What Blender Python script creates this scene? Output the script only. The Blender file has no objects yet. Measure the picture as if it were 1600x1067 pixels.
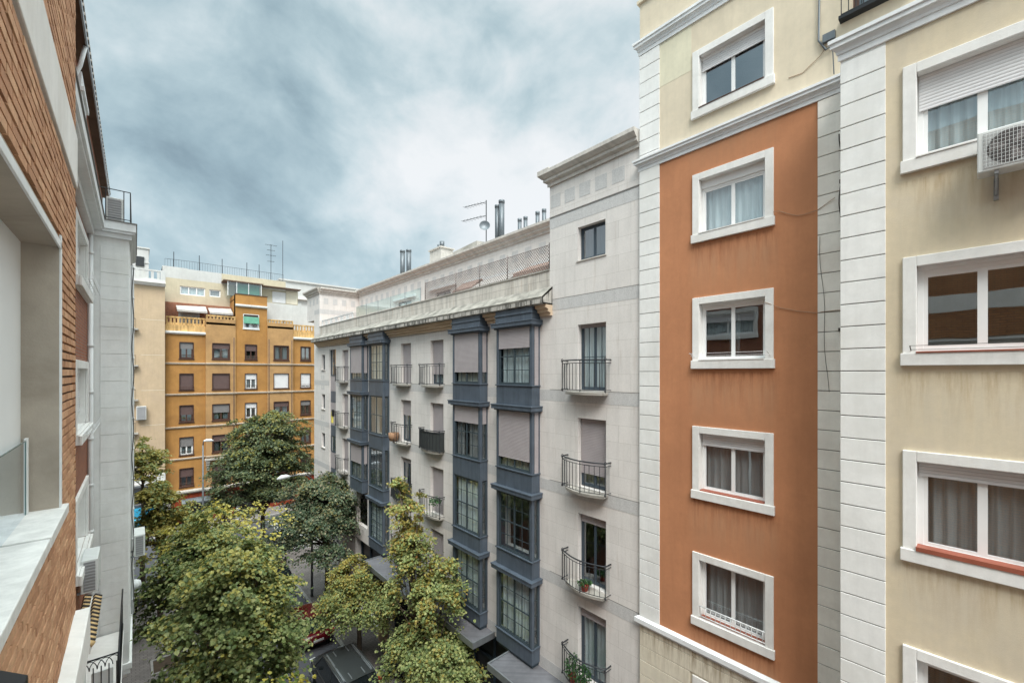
import bpy, bmesh, math, random
from mathutils import Vector, Matrix
import numpy as np
R = random.Random(7)
D = math.radians
H = 14.6                      # eye height above the pavement
# ------------------------------------------------------------------ camera, sky, sun, exposure
scene = bpy.context.scene
COL = scene.collection
YAW = 41.698
cd = bpy.data.cameras.new('camera'); cam = bpy.data.objects.new('camera', cd); COL.objects.link(cam)
cam.location = (0, 0, H); cam.rotation_euler = (D(90), 0, -D(YAW))
cd.sensor_width = 36; cd.lens = 14.85; cd.shift_y = 0.0303; cd.clip_start = .05; cd.clip_end = 2000
scene.camera = cam
scene.view_settings.view_transform = 'Standard'; scene.view_settings.look = 'None'
scene.view_settings.gamma = 1; scene.view_settings.use_curve_mapping = False
scene.view_settings.exposure = 1.08

SUN_EL, SUN_AZ = 52, 212      # azimuth clockwise from +Y (street direction)
w = bpy.data.worlds.new('World'); scene.world = w; w.use_nodes = True
nt = w.node_tree; nt.nodes.clear()
class NG:
    def __init__(s, nt): s.nt = nt
    def n(s, t, **k):
        o = s.nt.nodes.new(t)
        for a, b in k.items(): setattr(o, a, b)
        return o
    def link(s, a, b): s.nt.links.new(a, b)
    def put(s, sock, v):
        if isinstance(v, bpy.types.NodeSocket): s.link(v, sock)
        elif v is not None: sock.default_value = v
    def m(s, op, a, b=None, c=None, clamp=False):
        o = s.n('ShaderNodeMath', operation=op, use_clamp=clamp)
        for i, v in enumerate((a, b, c)):
            if v is not None: s.put(o.inputs[i], v)
        return o.outputs[0]
    def vm(s, op, a, b=None):
        o = s.n('ShaderNodeVectorMath', operation=op); s.put(o.inputs[0], a)
        if b is not None: s.put(o.inputs[1], b)
        return o.outputs['Value'] if op in ('DOT_PRODUCT', 'LENGTH') else o.outputs[0]
    def noise(s, vec, sc, det=3, rough=.5, dist=0, out='Fac'):
        o = s.n('ShaderNodeTexNoise'); s.put(o.inputs['Vector'], vec)
        o.inputs['Scale'].default_value = sc; o.inputs['Detail'].default_value = det
        o.inputs['Roughness'].default_value = rough; o.inputs['Distortion'].default_value = dist
        return o.outputs[out]
    def ramp(s, f, stops, mode='LINEAR'):
        o = s.n('ShaderNodeValToRGB'); s.put(o.inputs[0], f); cr = o.color_ramp; cr.interpolation = mode
        while len(cr.elements) < len(stops): cr.elements.new(.5)
        for e, (p, c) in zip(cr.elements, stops):
            e.position = p; e.color = (*c, 1) if len(c) == 3 else c
        return o.outputs[0]
    def mr(s, v, a, b, c=0, d=1):
        o = s.n('ShaderNodeMapRange'); s.put(o.inputs[0], v)
        for i, x in enumerate((a, b, c, d)): o.inputs[i+1].default_value = x
        return o.outputs[0]
    def mix(s, f, a, b, mode='MIX'):
        o = s.n('ShaderNodeMix', data_type='RGBA', blend_type=mode, clamp_factor=True)
        s.put(o.inputs[0], f)
        for i, v in ((6, a), (7, b)):
            if isinstance(v, tuple) and len(v) == 3: v = (*v, 1)
            s.put(o.inputs[i], v)
        return o.outputs[2]
    def comb(s, x, y, z):
        o = s.n('ShaderNodeCombineXYZ')
        for i, v in enumerate((x, y, z)): s.put(o.inputs[i], v)
        return o.outputs[0]
g = NG(nt)
sky = g.n('ShaderNodeTexSky', sky_type='NISHITA'); sky.sun_disc = False
sky.sun_elevation = D(SUN_EL); sky.sun_rotation = D(SUN_AZ)
tc = g.n('ShaderNodeTexCoord'); dirv = g.vm('NORMALIZE', tc.outputs['Generated'])
sep = g.n('ShaderNodeSeparateXYZ'); g.link(dirv, sep.inputs[0])
zc = g.m('ADD', g.m('MAXIMUM', sep.outputs[2], 0.0), .42)
cv = g.comb(g.m('DIVIDE', sep.outputs[0], zc), g.m('DIVIDE', sep.outputs[1], zc), 0.0)
sv3 = g.vm('MULTIPLY', dirv, (1.0, 1.0, 1.25))
n1 = g.noise(g.vm('ADD', sv3, (.4, .2, .1)), 2.1, 8, .56, .2)
n2 = g.noise(g.vm('ADD', sv3, (3.1, 1.7, 0)), 5.5, 7, .55, .4)
cl = g.m('SUBTRACT', g.m('ADD', g.m('MULTIPLY', n1, 1.02), g.m('MULTIPLY', n2, .46)), .235)
# a bright break in the cloud low over the grey block, thicker cloud over the junction
brk = g.vm('DOT_PRODUCT', dirv, tuple(Vector((.70, .75, .52)).normalized()))
br = g.mr(brk, .80, .995)
brk2 = g.vm('DOT_PRODUCT', dirv, tuple(Vector((.97, .62, .42)).normalized()))
br2 = g.mr(brk2, .62, 1.0)
dk = g.mr(g.vm('DOT_PRODUCT', dirv, tuple(Vector((.32, .84, .26)).normalized())), .84, 1.0)
val = g.m('ADD', cl, g.m('ADD', g.m('MULTIPLY', br, .17), g.m('SUBTRACT', g.m('MULTIPLY', br2, .17), g.m('MULTIPLY', dk, .085))))
cc = g.ramp(val, [(.34, (.128, .175, .196)), (.43, (.176, .236, .258)), (.52, (.235, .298, .316)), (.60, (.308, .360, .372)), (.68, (.385, .412, .417)), (.78, (.445, .455, .455))])
# unseen sky overhead and behind the camera, boosted and warmed to fill the facades
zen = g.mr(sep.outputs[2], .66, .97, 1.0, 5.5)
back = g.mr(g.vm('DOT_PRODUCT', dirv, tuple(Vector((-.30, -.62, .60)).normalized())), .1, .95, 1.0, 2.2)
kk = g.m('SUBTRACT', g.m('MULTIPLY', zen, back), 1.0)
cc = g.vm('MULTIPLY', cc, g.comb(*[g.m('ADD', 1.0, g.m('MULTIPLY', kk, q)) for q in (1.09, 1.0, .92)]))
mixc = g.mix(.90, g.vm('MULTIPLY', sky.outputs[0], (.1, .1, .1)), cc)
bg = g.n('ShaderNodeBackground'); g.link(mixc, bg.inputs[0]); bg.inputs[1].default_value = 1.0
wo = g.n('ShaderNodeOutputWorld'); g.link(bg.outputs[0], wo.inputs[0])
sd = bpy.data.lights.new('sun', 'SUN'); sun = bpy.data.objects.new('sun', sd); COL.objects.link(sun)
sd.energy = 1.5; sd.angle = D(24); sd.color = (1, .955, .90)
az = D(SUN_AZ); sv = Vector((math.sin(az)*math.cos(D(SUN_EL)), math.cos(az)*math.cos(D(SUN_EL)), math.sin(D(SUN_EL))))
sun.rotation_euler = sv.to_track_quat('Z', 'Y').to_euler()

# ------------------------------------------------------------------ materials
M = {}
def newmat(name):
    m = bpy.data.materials.new(name); m.use_nodes = True; m.node_tree.nodes.clear()
    g = NG(m.node_tree)
    p = g.n('ShaderNodeBsdfPrincipled'); o = g.n('ShaderNodeOutputMaterial'); g.link(p.outputs[0], o.inputs[0])
    M[name] = m
    return g, p, o
def uvz(g):
    """wall coordinates: u runs along the wall whichever way it faces, v is height"""
    ge = g.n('ShaderNodeNewGeometry'); s = g.n('ShaderNodeSeparateXYZ'); g.link(ge.outputs['Position'], s.inputs[0])
    u = g.m('ADD', s.outputs[0], s.outputs[1])
    return g.comb(u, s.outputs[2], 0.0), u, s.outputs[2], s, ge
def bump(g, p, h, st=.3, dist=.02):
    b = g.n('ShaderNodeBump'); b.inputs['Strength'].default_value = st; b.inputs['Distance'].default_value = dist
    g.put(b.inputs['Height'], h); g.link(b.outputs[0], p.inputs['Normal'])
def plain(name, col, rough=.6, metal=0, var=.12, sc=3.0, bmp=.0, streak=0, spec=.4, sthr=(.42, .72)):
    g, p, o = newmat(name)
    uv, u, v, s, ge = uvz(g)
    n = g.noise(ge.outputs['Position'], sc, 5, .6)
    k = g.mr(n, .3, .7, 1-var, 1+var)
    if streak:
        st = g.noise(g.comb(g.m('MULTIPLY', u, 5.0), g.m('MULTIPLY', v, .35), 0.0), 1.6, 4, .6)
        k = g.m('MULTIPLY', k, g.mr(st, sthr[0], sthr[1], 1.0, 1-streak))
    c = g.vm('MULTIPLY', (col[0], col[1], col[2]), g.comb(k, k, k))
    g.link(c, p.inputs['Base Color'])
    p.inputs['Roughness'].default_value = rough; p.inputs['Metallic'].default_value = metal
    p.inputs['Specular IOR Level'].default_value = spec
    if bmp: bump(g, p, g.noise(ge.outputs['Position'], 60, 3, .6), bmp, .01)
    return M[name]
def stucco(name, col, var=.07, stain=(.3, .2, .1), sill=None, fade=.35, grad=0, cols2=None):
    """painted render; sill=(z0, period, umin, umax, light, strength): run-off stains under each window sill"""
    g, p, o = newmat(name)
    uv, u, v, s, ge = uvz(g)
    big = g.noise(uv, .55, 5, .6); fine = g.noise(ge.outputs['Position'], 9, 5, .65)
    mid = g.noise(g.vm('MULTIPLY', ge.outputs['Position'], (1.0, 1.0, .7)), 2.6, 8, .72)
    k = g.m('MULTIPLY', g.mr(big, .3, .7, 1-var, 1+var), g.m('MULTIPLY', g.mr(mid, .3, .7, .94, 1.05), g.mr(fine, .3, .7, .965, 1.03)))
    strk = g.noise(g.comb(g.m('MULTIPLY', u, 4.2), g.m('MULTIPLY', v, .28), 0.0), 1.5, 5, .62)
    k = g.m('MULTIPLY', k, g.mr(strk, .45, .75, 1.0, .92))
    c = g.vm('MULTIPLY', (col[0], col[1], col[2]), g.comb(k, k, k))
    if cols2:  # large weathered patches of a second tone
        pn = g.noise(g.vm('ADD', uv, (7.3, 2.1, 0)), .8, 6, .62, .4)
        c = g.mix(g.mr(pn, .48, .66, 0, .55), c, cols2)
    if sill:
        z0, per, ua, ub, lc, dc, amt = sill
        m = g.m('MODULO', g.m('SUBTRACT', g.m('ADD', v, 30*per), z0), per)
        below = g.m('SUBTRACT', per, m)                   # metres under the next sill
        um = g.m('MULTIPLY', g.mr(s.outputs[1], ua-.12, ua+.05), g.mr(s.outputs[1], ub+.12, ub-.05))
        s2 = g.noise(g.comb(g.m('MULTIPLY', u, 9.0), g.m('MULTIPLY', v, .8), 0.0), 1.2, 5, .65)
        near = g.mr(below, 1.0, 0.0)
        f1 = g.m('MULTIPLY', g.m('MULTIPLY', um, near), g.mr(s2, .44, .64))
        c = g.mix(g.m('MULTIPLY', f1, amt), c, dc)
        far = g.m('MULTIPLY', g.mr(below, 1.35, .25), g.mr(below, .05, .45))
        f2 = g.m('MULTIPLY', g.m('MULTIPLY', um, far), g.mr(strk, .25, .6))
        c = g.mix(g.m('MULTIPLY', f2, fade), c, lc)
    g.link(c, p.inputs['Base Color']); p.inputs['Roughness'].default_value = .88
    p.inputs['Specular IOR Level'].default_value = .2
    bump(g, p, g.m('ADD', g.noise(ge.outputs['Position'], 55, 4, .7), g.m('MULTIPLY', g.noise(ge.outputs['Position'], 7, 3, .5), .8)), .22, .012)
    return M[name]
def tiled(name, c1, c2, mortar, bw, rh, ms, var=.1, bmp=.3, rough=.8, off=.5, streak=.12, floor=False, rust=0):
    g, p, o = newmat(name)
    uv, u, v, s, ge = uvz(g)
    if floor: uv = ge.outputs['Position']
    b = g.n('ShaderNodeTexBrick'); g.put(b.inputs['Vector'], uv); b.offset = off
    b.inputs['Color1'].default_value = (*c1, 1); b.inputs['Color2'].default_value = (*c2, 1); b.inputs['Mortar'].default_value = (*mortar, 1)
    b.inputs['Scale'].default_value = 1; b.inputs['Mortar Size'].default_value = ms
    b.inputs['Mortar Smooth'].default_value = .1
    b.inputs['Brick Width'].default_value = bw; b.inputs['Row Height'].default_value = rh
    n = g.noise(ge.outputs['Position'], 1.3, 6, .62); k = g.mr(n, .3, .7, 1-var, 1+var)
    if streak and not floor:
        st = g.noise(g.comb(g.m('MULTIPLY', u, 4.0), g.m('MULTIPLY', v, .3), 0.0), 1.4, 5, .62)
        k = g.m('MULTIPLY', k, g.mr(st, .45, .75, 1.0, 1-streak))
    k = g.m('MULTIPLY', k, g.mr(g.noise(ge.outputs['Position'], 30, 3, .6), .3, .7, .95, 1.05))
    cc_ = g.vm('MULTIPLY', b.outputs[0], g.comb(k, k, k))
    if rust:
        rs = g.noise(g.comb(g.m('MULTIPLY', u, 2.6), g.m('MULTIPLY', v, .22), 3.0), 1.7, 5, .66)
        cc_ = g.mix(g.mr(rs, .58, .74, 0, rust), cc_, (.36, .27, .20))
    g.link(cc_, p.inputs['Base Color'])
    p.inputs['Roughness'].default_value = rough; p.inputs['Specular IOR Level'].default_value = .3
    h = g.m('ADD', g.m('MULTIPLY', b.outputs['Fac'], -1.0), g.m('MULTIPLY', g.noise(ge.outputs['Position'], 40, 4, .7), .35))
    bump(g, p, h, bmp, .015)
    return M[name]
def islands(name, stops, rough=.8, var=.15, bmp=.3, sc=6, spec=.3):
    """one tone per separate brick, stone or tile"""
    g, p, o = newmat(name)
    ge = g.n('ShaderNodeNewGeometry')
    c = g.ramp(ge.outputs['Random Per Island'], stops)
    k = g.mr(g.noise(ge.outputs['Position'], sc, 5, .65), .3, .7, 1-var, 1+var)
    k = g.m('MULTIPLY', k, g.mr(g.noise(ge.outputs['Position'], .9, 3, .6), .3, .7, .93, 1.06))
    g.link(g.vm('MULTIPLY', c, g.comb(k, k, k)), p.inputs['Base Color']); p.inputs['Roughness'].default_value = rough
    p.inputs['Specular IOR Level'].default_value = spec
    bump(g, p, g.noise(ge.outputs['Position'], 70, 4, .7), bmp, .008)
    return M[name]
def glassmat(name, tint=(.75, .82, .84), refl=.10, rough=.0):
    g, p, o = newmat(name); g.nt.nodes.remove(p)
    gl = g.n('ShaderNodeBsdfGlossy'); gl.inputs['Roughness'].default_value = rough; gl.inputs['Color'].default_value = (.9, .95, 1, 1)
    tr = g.n('ShaderNodeBsdfTransparent'); tr.inputs[0].default_value = (*tint, 1)
    ge = g.n('ShaderNodeNewGeometry')
    cs = g.m('ABSOLUTE', g.vm('DOT_PRODUCT', ge.outputs['Normal'], ge.outputs['Incoming']))
    lw = g.m('ADD', g.m('MULTIPLY', g.m('POWER', g.m('SUBTRACT', 1.0, cs), 5.0), .92), .06)
    b = g.n('ShaderNodeBump'); b.inputs['Strength'].default_value = .05; b.inputs['Distance'].default_value = .03
    g.link(g.noise(ge.outputs['Position'], 1.6, 1, .4), b.inputs['Height']); g.link(b.outputs[0], gl.inputs['Normal'])
    f = g.m('ADD', g.m('MULTIPLY', lw, 1.3), refl, clamp=True)
    mx = g.n('ShaderNodeMixShader'); g.link(f, mx.inputs[0]); g.link(tr.outputs[0], mx.inputs[1]); g.link(gl.outputs[0], mx.inputs[2])
    g.link(mx.outputs[0], o.inputs[0]); return M[name]
def slats(name, col, pitch=.05, rough=.55, amp=.6):
    g, p, o = newmat(name)
    uv, u, v, s, ge = uvz(g)
    ph = g.m('FRACT', g.m('DIVIDE', v, pitch))
    h = g.m('POWER', g.m('SUBTRACT', 1.0, g.m('ABSOLUTE', g.m('SUBTRACT', g.m('MULTIPLY', ph, 2.0), 1.0))), .5)
    k = g.m('MULTIPLY', g.mr(h, 0, .55, .55, 1.0), g.mr(g.noise(ge.outputs['Position'], 2.5, 4, .6), .3, .7, .93, 1.05))
    g.link(g.vm('MULTIPLY', (col[0], col[1], col[2]), g.comb(k, k, k)), p.inputs['Base Color']); p.inputs['Roughness'].default_value = rough
    bump(g, p, h, amp, .01); return M[name]
def leafmat(name, stops, yellow=None, ybase=0, z0=0, z1=1, amt=0, nscale=.9, trans=.35):
    g, p, o = newmat(name)
    ge = g.n('ShaderNodeNewGeometry')
    rnd = ge.outputs['Random Per Island']
    c = g.ramp(rnd, stops)
    if yellow:
        s = g.n('ShaderNodeSeparateXYZ'); g.link(ge.outputs['Position'], s.inputs[0])
        nz = g.noise(ge.outputs['Position'], nscale, 3, .5)
        f = g.m('ADD', g.m('ADD', g.m('MULTIPLY', g.mr(s.outputs[2], z0, z1), amt), ybase), g.m('MULTIPLY', g.m('SUBTRACT', nz, .5), 1.6))
        r2 = g.m('FRACT', g.m('MULTIPLY', rnd, 37.7))
        pick = g.m('LESS_THAN', r2, g.m('MAXIMUM', f, 0.0))
        yc = g.ramp(g.m('FRACT', g.m('MULTIPLY', rnd, 91.3)), yellow)
        c = g.mix(pick, c, yc)
    g.link(c, p.inputs['Base Color']); p.inputs['Roughness'].default_value = .5; p.inputs['Specular IOR Level'].default_value = .45
    t = g.n('ShaderNodeBsdfTranslucent'); g.link(c, t.inputs[0])
    mx = g.n('ShaderNodeMixShader'); mx.inputs[0].default_value = trans
    g.link(p.outputs[0], mx.inputs[1]); g.link(t.outputs[0], mx.inputs[2]); g.link(mx.outputs[0], o.inputs[0])
    return M[name]

stucco('orange_render', (.485, .218, .112), var=.09, sill=(8.46, 3.075, 3.0, 4.82, (.47, .27, .16), (.27, .10, .05), .75), fade=.6, cols2=(.42, .185, .098))
stucco('yellow_render', (.64, .545, .40), var=.06, sill=(8.46, 3.075, -1.0, .92, (.58, .52, .42), (.40, .28, .15), .62), fade=.5, cols2=(.56, .49, .40))
stucco('pale_yellow_render', (.66, .57, .44), var=.05, cols2=(.60, .53, .42))
stucco('white_render', (.78, .775, .76), var=.05, cols2=(.66, .65, .62))
stucco('white_trim', (.77, .755, .735), var=.06, cols2=(.60, .57, .53))
stucco('bluewhite_render', (.76, .77, .78), var=.05, cols2=(.61, .63, .64))
stucco('ochre_render', (.40, .205, .066), var=.16, cols2=(.30, .15, .055))
stucco('far_white', (.56, .56, .55), var=.06, cols2=(.47, .46, .45))
stucco('quoin_beige', (.80, .765, .71), var=.06, cols2=(.66, .60, .54))
stucco('pale_ochre_render', (.43, .255, .115), var=.16, cols2=(.27, .16, .08))
stucco('peach_render', (.52, .395, .27), var=.07, cols2=(.47, .36, .26))
stucco('cream_render', (.54, .48, .36), var=.08, cols2=(.46, .41, .31))
stucco('chalk_render', (.80, .80, .79), var=.05, cols2=(.64, .63, .60))
stucco('concrete', (.40, .345, .29), var=.22, cols2=(.20, .165, .13))
stucco('weathered_stone', (.42, .395, .36), var=.16, cols2=(.16, .15, .13))
stucco('beige_moulding', (.56, .43, .31), var=.08, cols2=(.45, .34, .24))
tiled('stone_cladding', (.65, .615, .59), (.685, .65, .625), (.47, .44, .41), .80, .485, .004, var=.05, bmp=.12, streak=.10, rust=.30)
plain('granite', (.42, .41, .425), .6, var=.30, sc=28)
plain('granite_dark', (.20, .19, .19), .5, var=.3, sc=25)
tiled('parapet_stone', (.56, .52, .47), (.60, .56, .51), (.30, .27, .24), 1.1, .34, .006, var=.12, streak=.42, rust=.6)
tiled('red_brick', (.36, .125, .06), (.27, .085, .045), (.26, .19, .15), .25, .068, .008, var=.12, bmp=.5)
tiled('tan_brick', (.50, .235, .10), (.40, .175, .075), (.19, .12, .085), .25, .0745, .012, var=.12, bmp=.6)
islands('brick_blocks', [(0, (.42, .215, .120)), (.3, (.50, .265, .15)), (.65, (.56, .31, .18)), (1, (.61, .36, .215))], var=.16, bmp=.6, sc=14)
plain('mortar', (.115, .075, .055), .95, var=.2, sc=9, bmp=.3)
tiled('maroon_tiles', (.235, .038, .018), (.29, .055, .022), (.10, .05, .04), .4, .4, .012, var=.15, bmp=.2, rough=.25, off=0)
plain('steel_blue', (.074, .094, .122), .45, var=.16, sc=2.5, streak=.3, spec=.5)
plain('steel_blue_dark', (.033, .052, .070), .4, var=.12, sc=2, streak=.1, spec=.5)
plain('dark_frame', (.030, .042, .050), .4, var=.1)
plain('white_pvc', (.80, .80, .80), .35, var=.03, spec=.5)
plain('brown_frame', (.075, .035, .024), .5, var=.15)
plain('terracotta_sill', (.29, .085, .052), .55, var=.15)
plain('iron', (.035, .038, .044), .5, .3, var=.2)
plain('black_metal', (.018, .019, .022), .45, .4, var=.15)
plain('galvanised', (.30, .32, .34), .4, .6, var=.12, sc=4)
plain('pipe_grey', (.13, .145, .16), .45, .5, var=.15, streak=.2)
plain('ac_white', (.66, .67, .66), .45, var=.05, streak=.12)
plain('grille_dark', (.09, .08, .08), .6, var=.2)
plain('white_paint', (.74, .745, .75), .5, var=.06, streak=.1)
plain('soffit_brown', (.12, .075, .052), .8, var=.2)
plain('cable', (.30, .19, .12), .7, var=.1)
plain('cable_dark', (.06, .05, .045), .7, var=.1)
plain('rubber', (.012, .012, .012), .8, var=.1)
plain('terrace_tile', (.34, .20, .15), .8, var=.15)
plain('roof_gravel', (.30, .28, .26), .9, var=.2)
plain('brown_awning', (.30, .20, .165), .85, var=.2, sc=2)
plain('striped_white', (.42, .39, .37), .85, var=.08)
plain('green_awning', (.10, .27, .19), .8, var=.15)
plain('green_glass', (.05, .14, .11), .2, var=.35, sc=1.5)
plain('tile_tan', (.58, .40, .20), .8, var=.2)
plain('tile_dark', (.035, .030, .028), .8, var=.2)
plain('bark', (.085, .065, .048), .9, var=.3, sc=7, bmp=.6)
plain('soil', (.07, .05, .035), .95, var=.3)
plain('shop_blue', (.04, .32, .52), .5, var=.06)
plain('shop_sign_blue', (.10, .52, .80), .4, var=.04)
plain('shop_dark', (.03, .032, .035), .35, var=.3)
plain('red_paint', (.085, .004, .007), .22, var=.05, spec=.7)
plain('grey_paint', (.060, .066, .068), .25, .3, var=.05, spec=.7)
plain('black_paint', (.012, .013, .015), .22, var=.1, spec=.7)
plain('tail_red', (.45, .02, .02), .25, var=.05)
plain('lamp_clear', (.70, .72, .74), .15, var=.05)
plain('car_glass', (.016, .022, .024), .06, var=.1, spec=.9)
plain('pot', (.38, .06, .04), .6, var=.1)
plain('wicker', (.30, .17, .10), .9, var=.4, sc=60)
plain('fabric_yellow', (.75, .62, .12), .9)
plain('interior_dark', (.03, .028, .026), .9)
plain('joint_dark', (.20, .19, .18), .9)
slats('shutter_white', (.70, .69, .70), .052)
slats('shutter_mauve', (.36, .325, .335), .048)
slats('shutter_brown', (.115, .07, .065), .05)
slats('shutter_grey', (.20, .19, .19), .05)
slats('grille_slats', (.30, .30, .31), .06, amp=.8)
glassmat('glass'); glassmat('glass_dark', (.42, .48, .50), .16); glassmat('glass_sky', (.30, .36, .40), .22)
glassmat('glass_pale', (.80, .88, .88), .05)
def curtainmat(name, col, t=.35):
    g, p, o = newmat(name)
    uv, u, v, s, ge = uvz(g)
    k = g.mr(g.noise(g.comb(g.m('MULTIPLY', u, 9.0), g.m('MULTIPLY', v, .5), 0.0), 1.5, 3, .5), .3, .7, .78, 1.08)
    c = g.vm('MULTIPLY', (col[0], col[1], col[2]), g.comb(k, k, k)); g.link(c, p.inputs['Base Color']); p.inputs['Roughness'].default_value = .95
curtainmat('curtain_white', (.78, .80, .80)); curtainmat('curtain_grey', (.44, .41, .40)); curtainmat('curtain_cream', (.70, .66, .58))
curtainmat('lace', (.82, .84, .84))
leafmat('leaves_maple', [(0, (0.084, 0.128, 0.040)), (.35, (0.159, 0.207, 0.068)), (.7, (0.270, 0.311, 0.116)), (1, (0.419, 0.433, 0.187))],
        [(0, (.36, .31, .07)), (.5, (.46, .42, .11)), (1, (.30, .29, .10))], ybase=-.04, z0=6.6, z1=9.8, amt=.55)
leafmat('leaves_turning', [(0, (0.135, 0.193, 0.073)), (.5, (0.257, 0.311, 0.111)), (1, (0.464, 0.471, 0.180))],
        [(0, (.34, .27, .06)), (.5, (.30, .26, .07)), (.9, (.42, .33, .07)), (1, (.36, .16, .07))], ybase=-.10, z0=2.5, z1=9.5, amt=.70)
leafmat('leaves_turning_low', [(0, (0.135, 0.185, 0.070)), (.5, (0.258, 0.310, 0.107)), (1, (0.440, 0.433, 0.163))],
        [(0, (.36, .28, .06)), (.5, (.34, .29, .07)), (1, (.44, .35, .08))], ybase=-.22, z0=1.8, z1=5.4, amt=.85)
leafmat('leaves_deep', [(0, (0.044, 0.078, 0.046)), (.4, (0.084, 0.130, 0.069)), (.75, (0.151, 0.191, 0.102)), (1, (0.341, 0.302, 0.189))],
        [(0, (.16, .16, .055)), (1, (.24, .20, .08))], ybase=-.12, z0=4.5, z1=9, amt=.5)
leafmat('leaves_far', [(0, (0.048, 0.076, 0.038)), (.4, (0.088, 0.125, 0.055)), (.75, (0.144, 0.177, 0.080)), (1, (0.238, 0.244, 0.101))],
        [(0, (.20, .20, .04)), (1, (.26, .23, .05))], ybase=-.15, z0=5, z1=12.5, amt=.6)
leafmat('leaves_yellow', [(0, (.42, .34, .04)), (.4, (.55, .47, .08)), (.8, (.62, .56, .20)), (1, (.20, .24, .05))])
leafmat('leaves_yellow_green', [(0, (.42, .34, .04)), (.35, (.52, .44, .08)), (.6, (.16, .21, .05)), (1, (.07, .13, .03))])
leafmat('leaves_plant', [(0, (.02, .07, .02)), (1, (.06, .16, .04))])

# ------------------------------------------------------------------ mesh helpers
ORG = {}
def tag(o, label=None, cat=None, group=None, kind=None):
    for k, v in (('label', label), ('category', cat), ('group', group), ('kind', kind)):
        if v: o[k] = v
    return o
class MB:
    def __init__(s): s.v = []; s.f = []; s.mi = []; s.sm = []; s.mats = []; s.cur = 0; s.smooth = False
    def use(s, name):
        if name not in s.mats: s.mats.append(name)
        s.cur = s.mats.index(name); return s
    def face(s, pts):
        b = len(s.v); s.v += [tuple(p) for p in pts]; s.f.append(tuple(range(b, b+len(pts)))); s.mi.append(s.cur); s.sm.append(s.smooth)
    def idx(s, verts, faces):
        b = len(s.v); s.v += [tuple(p) for p in verts]
        for f in faces: s.f.append(tuple(b+i for i in f)); s.mi.append(s.cur); s.sm.append(s.smooth)
    def box(s, x0, x1, y0, y1, z0, z1):
        vs = [(x, y, z) for z in (z0, z1) for y in (y0, y1) for x in (x0, x1)]
        s.idx(vs, [(0, 1, 3, 2), (4, 6, 7, 5), (0, 4, 5, 1), (2, 3, 7, 6), (0, 2, 6, 4), (1, 5, 7, 3)])
    def prism(s, poly, z0, z1):
        n = len(poly)
        s.idx([(x, y, z0) for x, y in poly]+[(x, y, z1) for x, y in poly],
              [tuple(range(n-1, -1, -1)), tuple(range(n, 2*n))]+[(i, (i+1) % n, n+(i+1) % n, n+i) for i in range(n)])
    def tube(s, pts, r, n=6, cap=True):
        pts = [Vector(p) for p in pts]; rs = r if isinstance(r, (list, tuple)) else [r]*len(pts)
        vs = []; prev = None
        for i, p in enumerate(pts):
            t = (pts[min(i+1, len(pts)-1)]-pts[max(i-1, 0)])
            t = t.normalized() if t.length > 1e-9 else Vector((0, 0, 1))
            if prev is None:
                a = Vector((0, 0, 1)) if abs(t.z) < .9 else Vector((1, 0, 0)); prev = t.cross(a).normalized()
            a = (prev-t*prev.dot(t)); a = a.normalized() if a.length > 1e-6 else t.orthogonal().normalized(); prev = a
            b = t.cross(a)
            for k in range(n):
                q = 2*math.pi*k/n; vs.append(tuple(p+(a*math.cos(q)+b*math.sin(q))*rs[i]))
        fs = [(i*n+k, i*n+(k+1) % n, (i+1)*n+(k+1) % n, (i+1)*n+k) for i in range(len(pts)-1) for k in range(n)]
        if cap: fs += [tuple(range(n-1, -1, -1)), tuple((len(pts)-1)*n+k for k in range(n))]
        sm = s.smooth; s.smooth = n > 5; s.idx(vs, fs); s.smooth = sm
    def lathe(s, c, prof, n=10):
        s.tube([(c[0], c[1], c[2]+z) for r, z in prof], [max(r, .0005) for r, z in prof], n)
    def build(s, name, mat=None, parent=None, bevel=0, recalc=True):
        if mat and not s.mats: s.mats = [mat]
        me = bpy.data.meshes.new(name)
        off = ORG.get(parent, Vector((0, 0, 0))) if parent else Vector((0, 0, 0))
        me.from_pydata([(x-off.x, y-off.y, z-off.z) for x, y, z in s.v], [], s.f)
        for m in s.mats: me.materials.append(M[m])
        me.polygons.foreach_set('material_index', s.mi); me.polygons.foreach_set('use_smooth', s.sm)
        if recalc:
            bm = bmesh.new(); bm.from_mesh(me); bmesh.ops.recalc_face_normals(bm, faces=bm.faces); bm.to_mesh(me); bm.free()
        me.update()
        o = bpy.data.objects.new(name, me); COL.objects.link(o)
        if parent: o.parent = parent; ORG[o] = off
        else: ORG[o] = Vector((0, 0, 0))
        if bevel:
            b = o.modifiers.new('bevel', 'BEVEL'); b.width = bevel; b.segments = 2; b.limit_method = 'ANGLE'; b.angle_limit = D(50)
        return o
def thing(name, loc, label, cat, group=None):
    o = bpy.data.objects.new(name, None); COL.objects.link(o); o.location = loc; o.empty_display_size = .3
    ORG[o] = Vector(loc); return tag(o, label, cat, group)
def copy_tree(o, parent=None):
    c = o.copy(); COL.objects.link(c); c.parent = parent
    for ch in list(o.children): copy_tree(ch, c)
    return c
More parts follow.
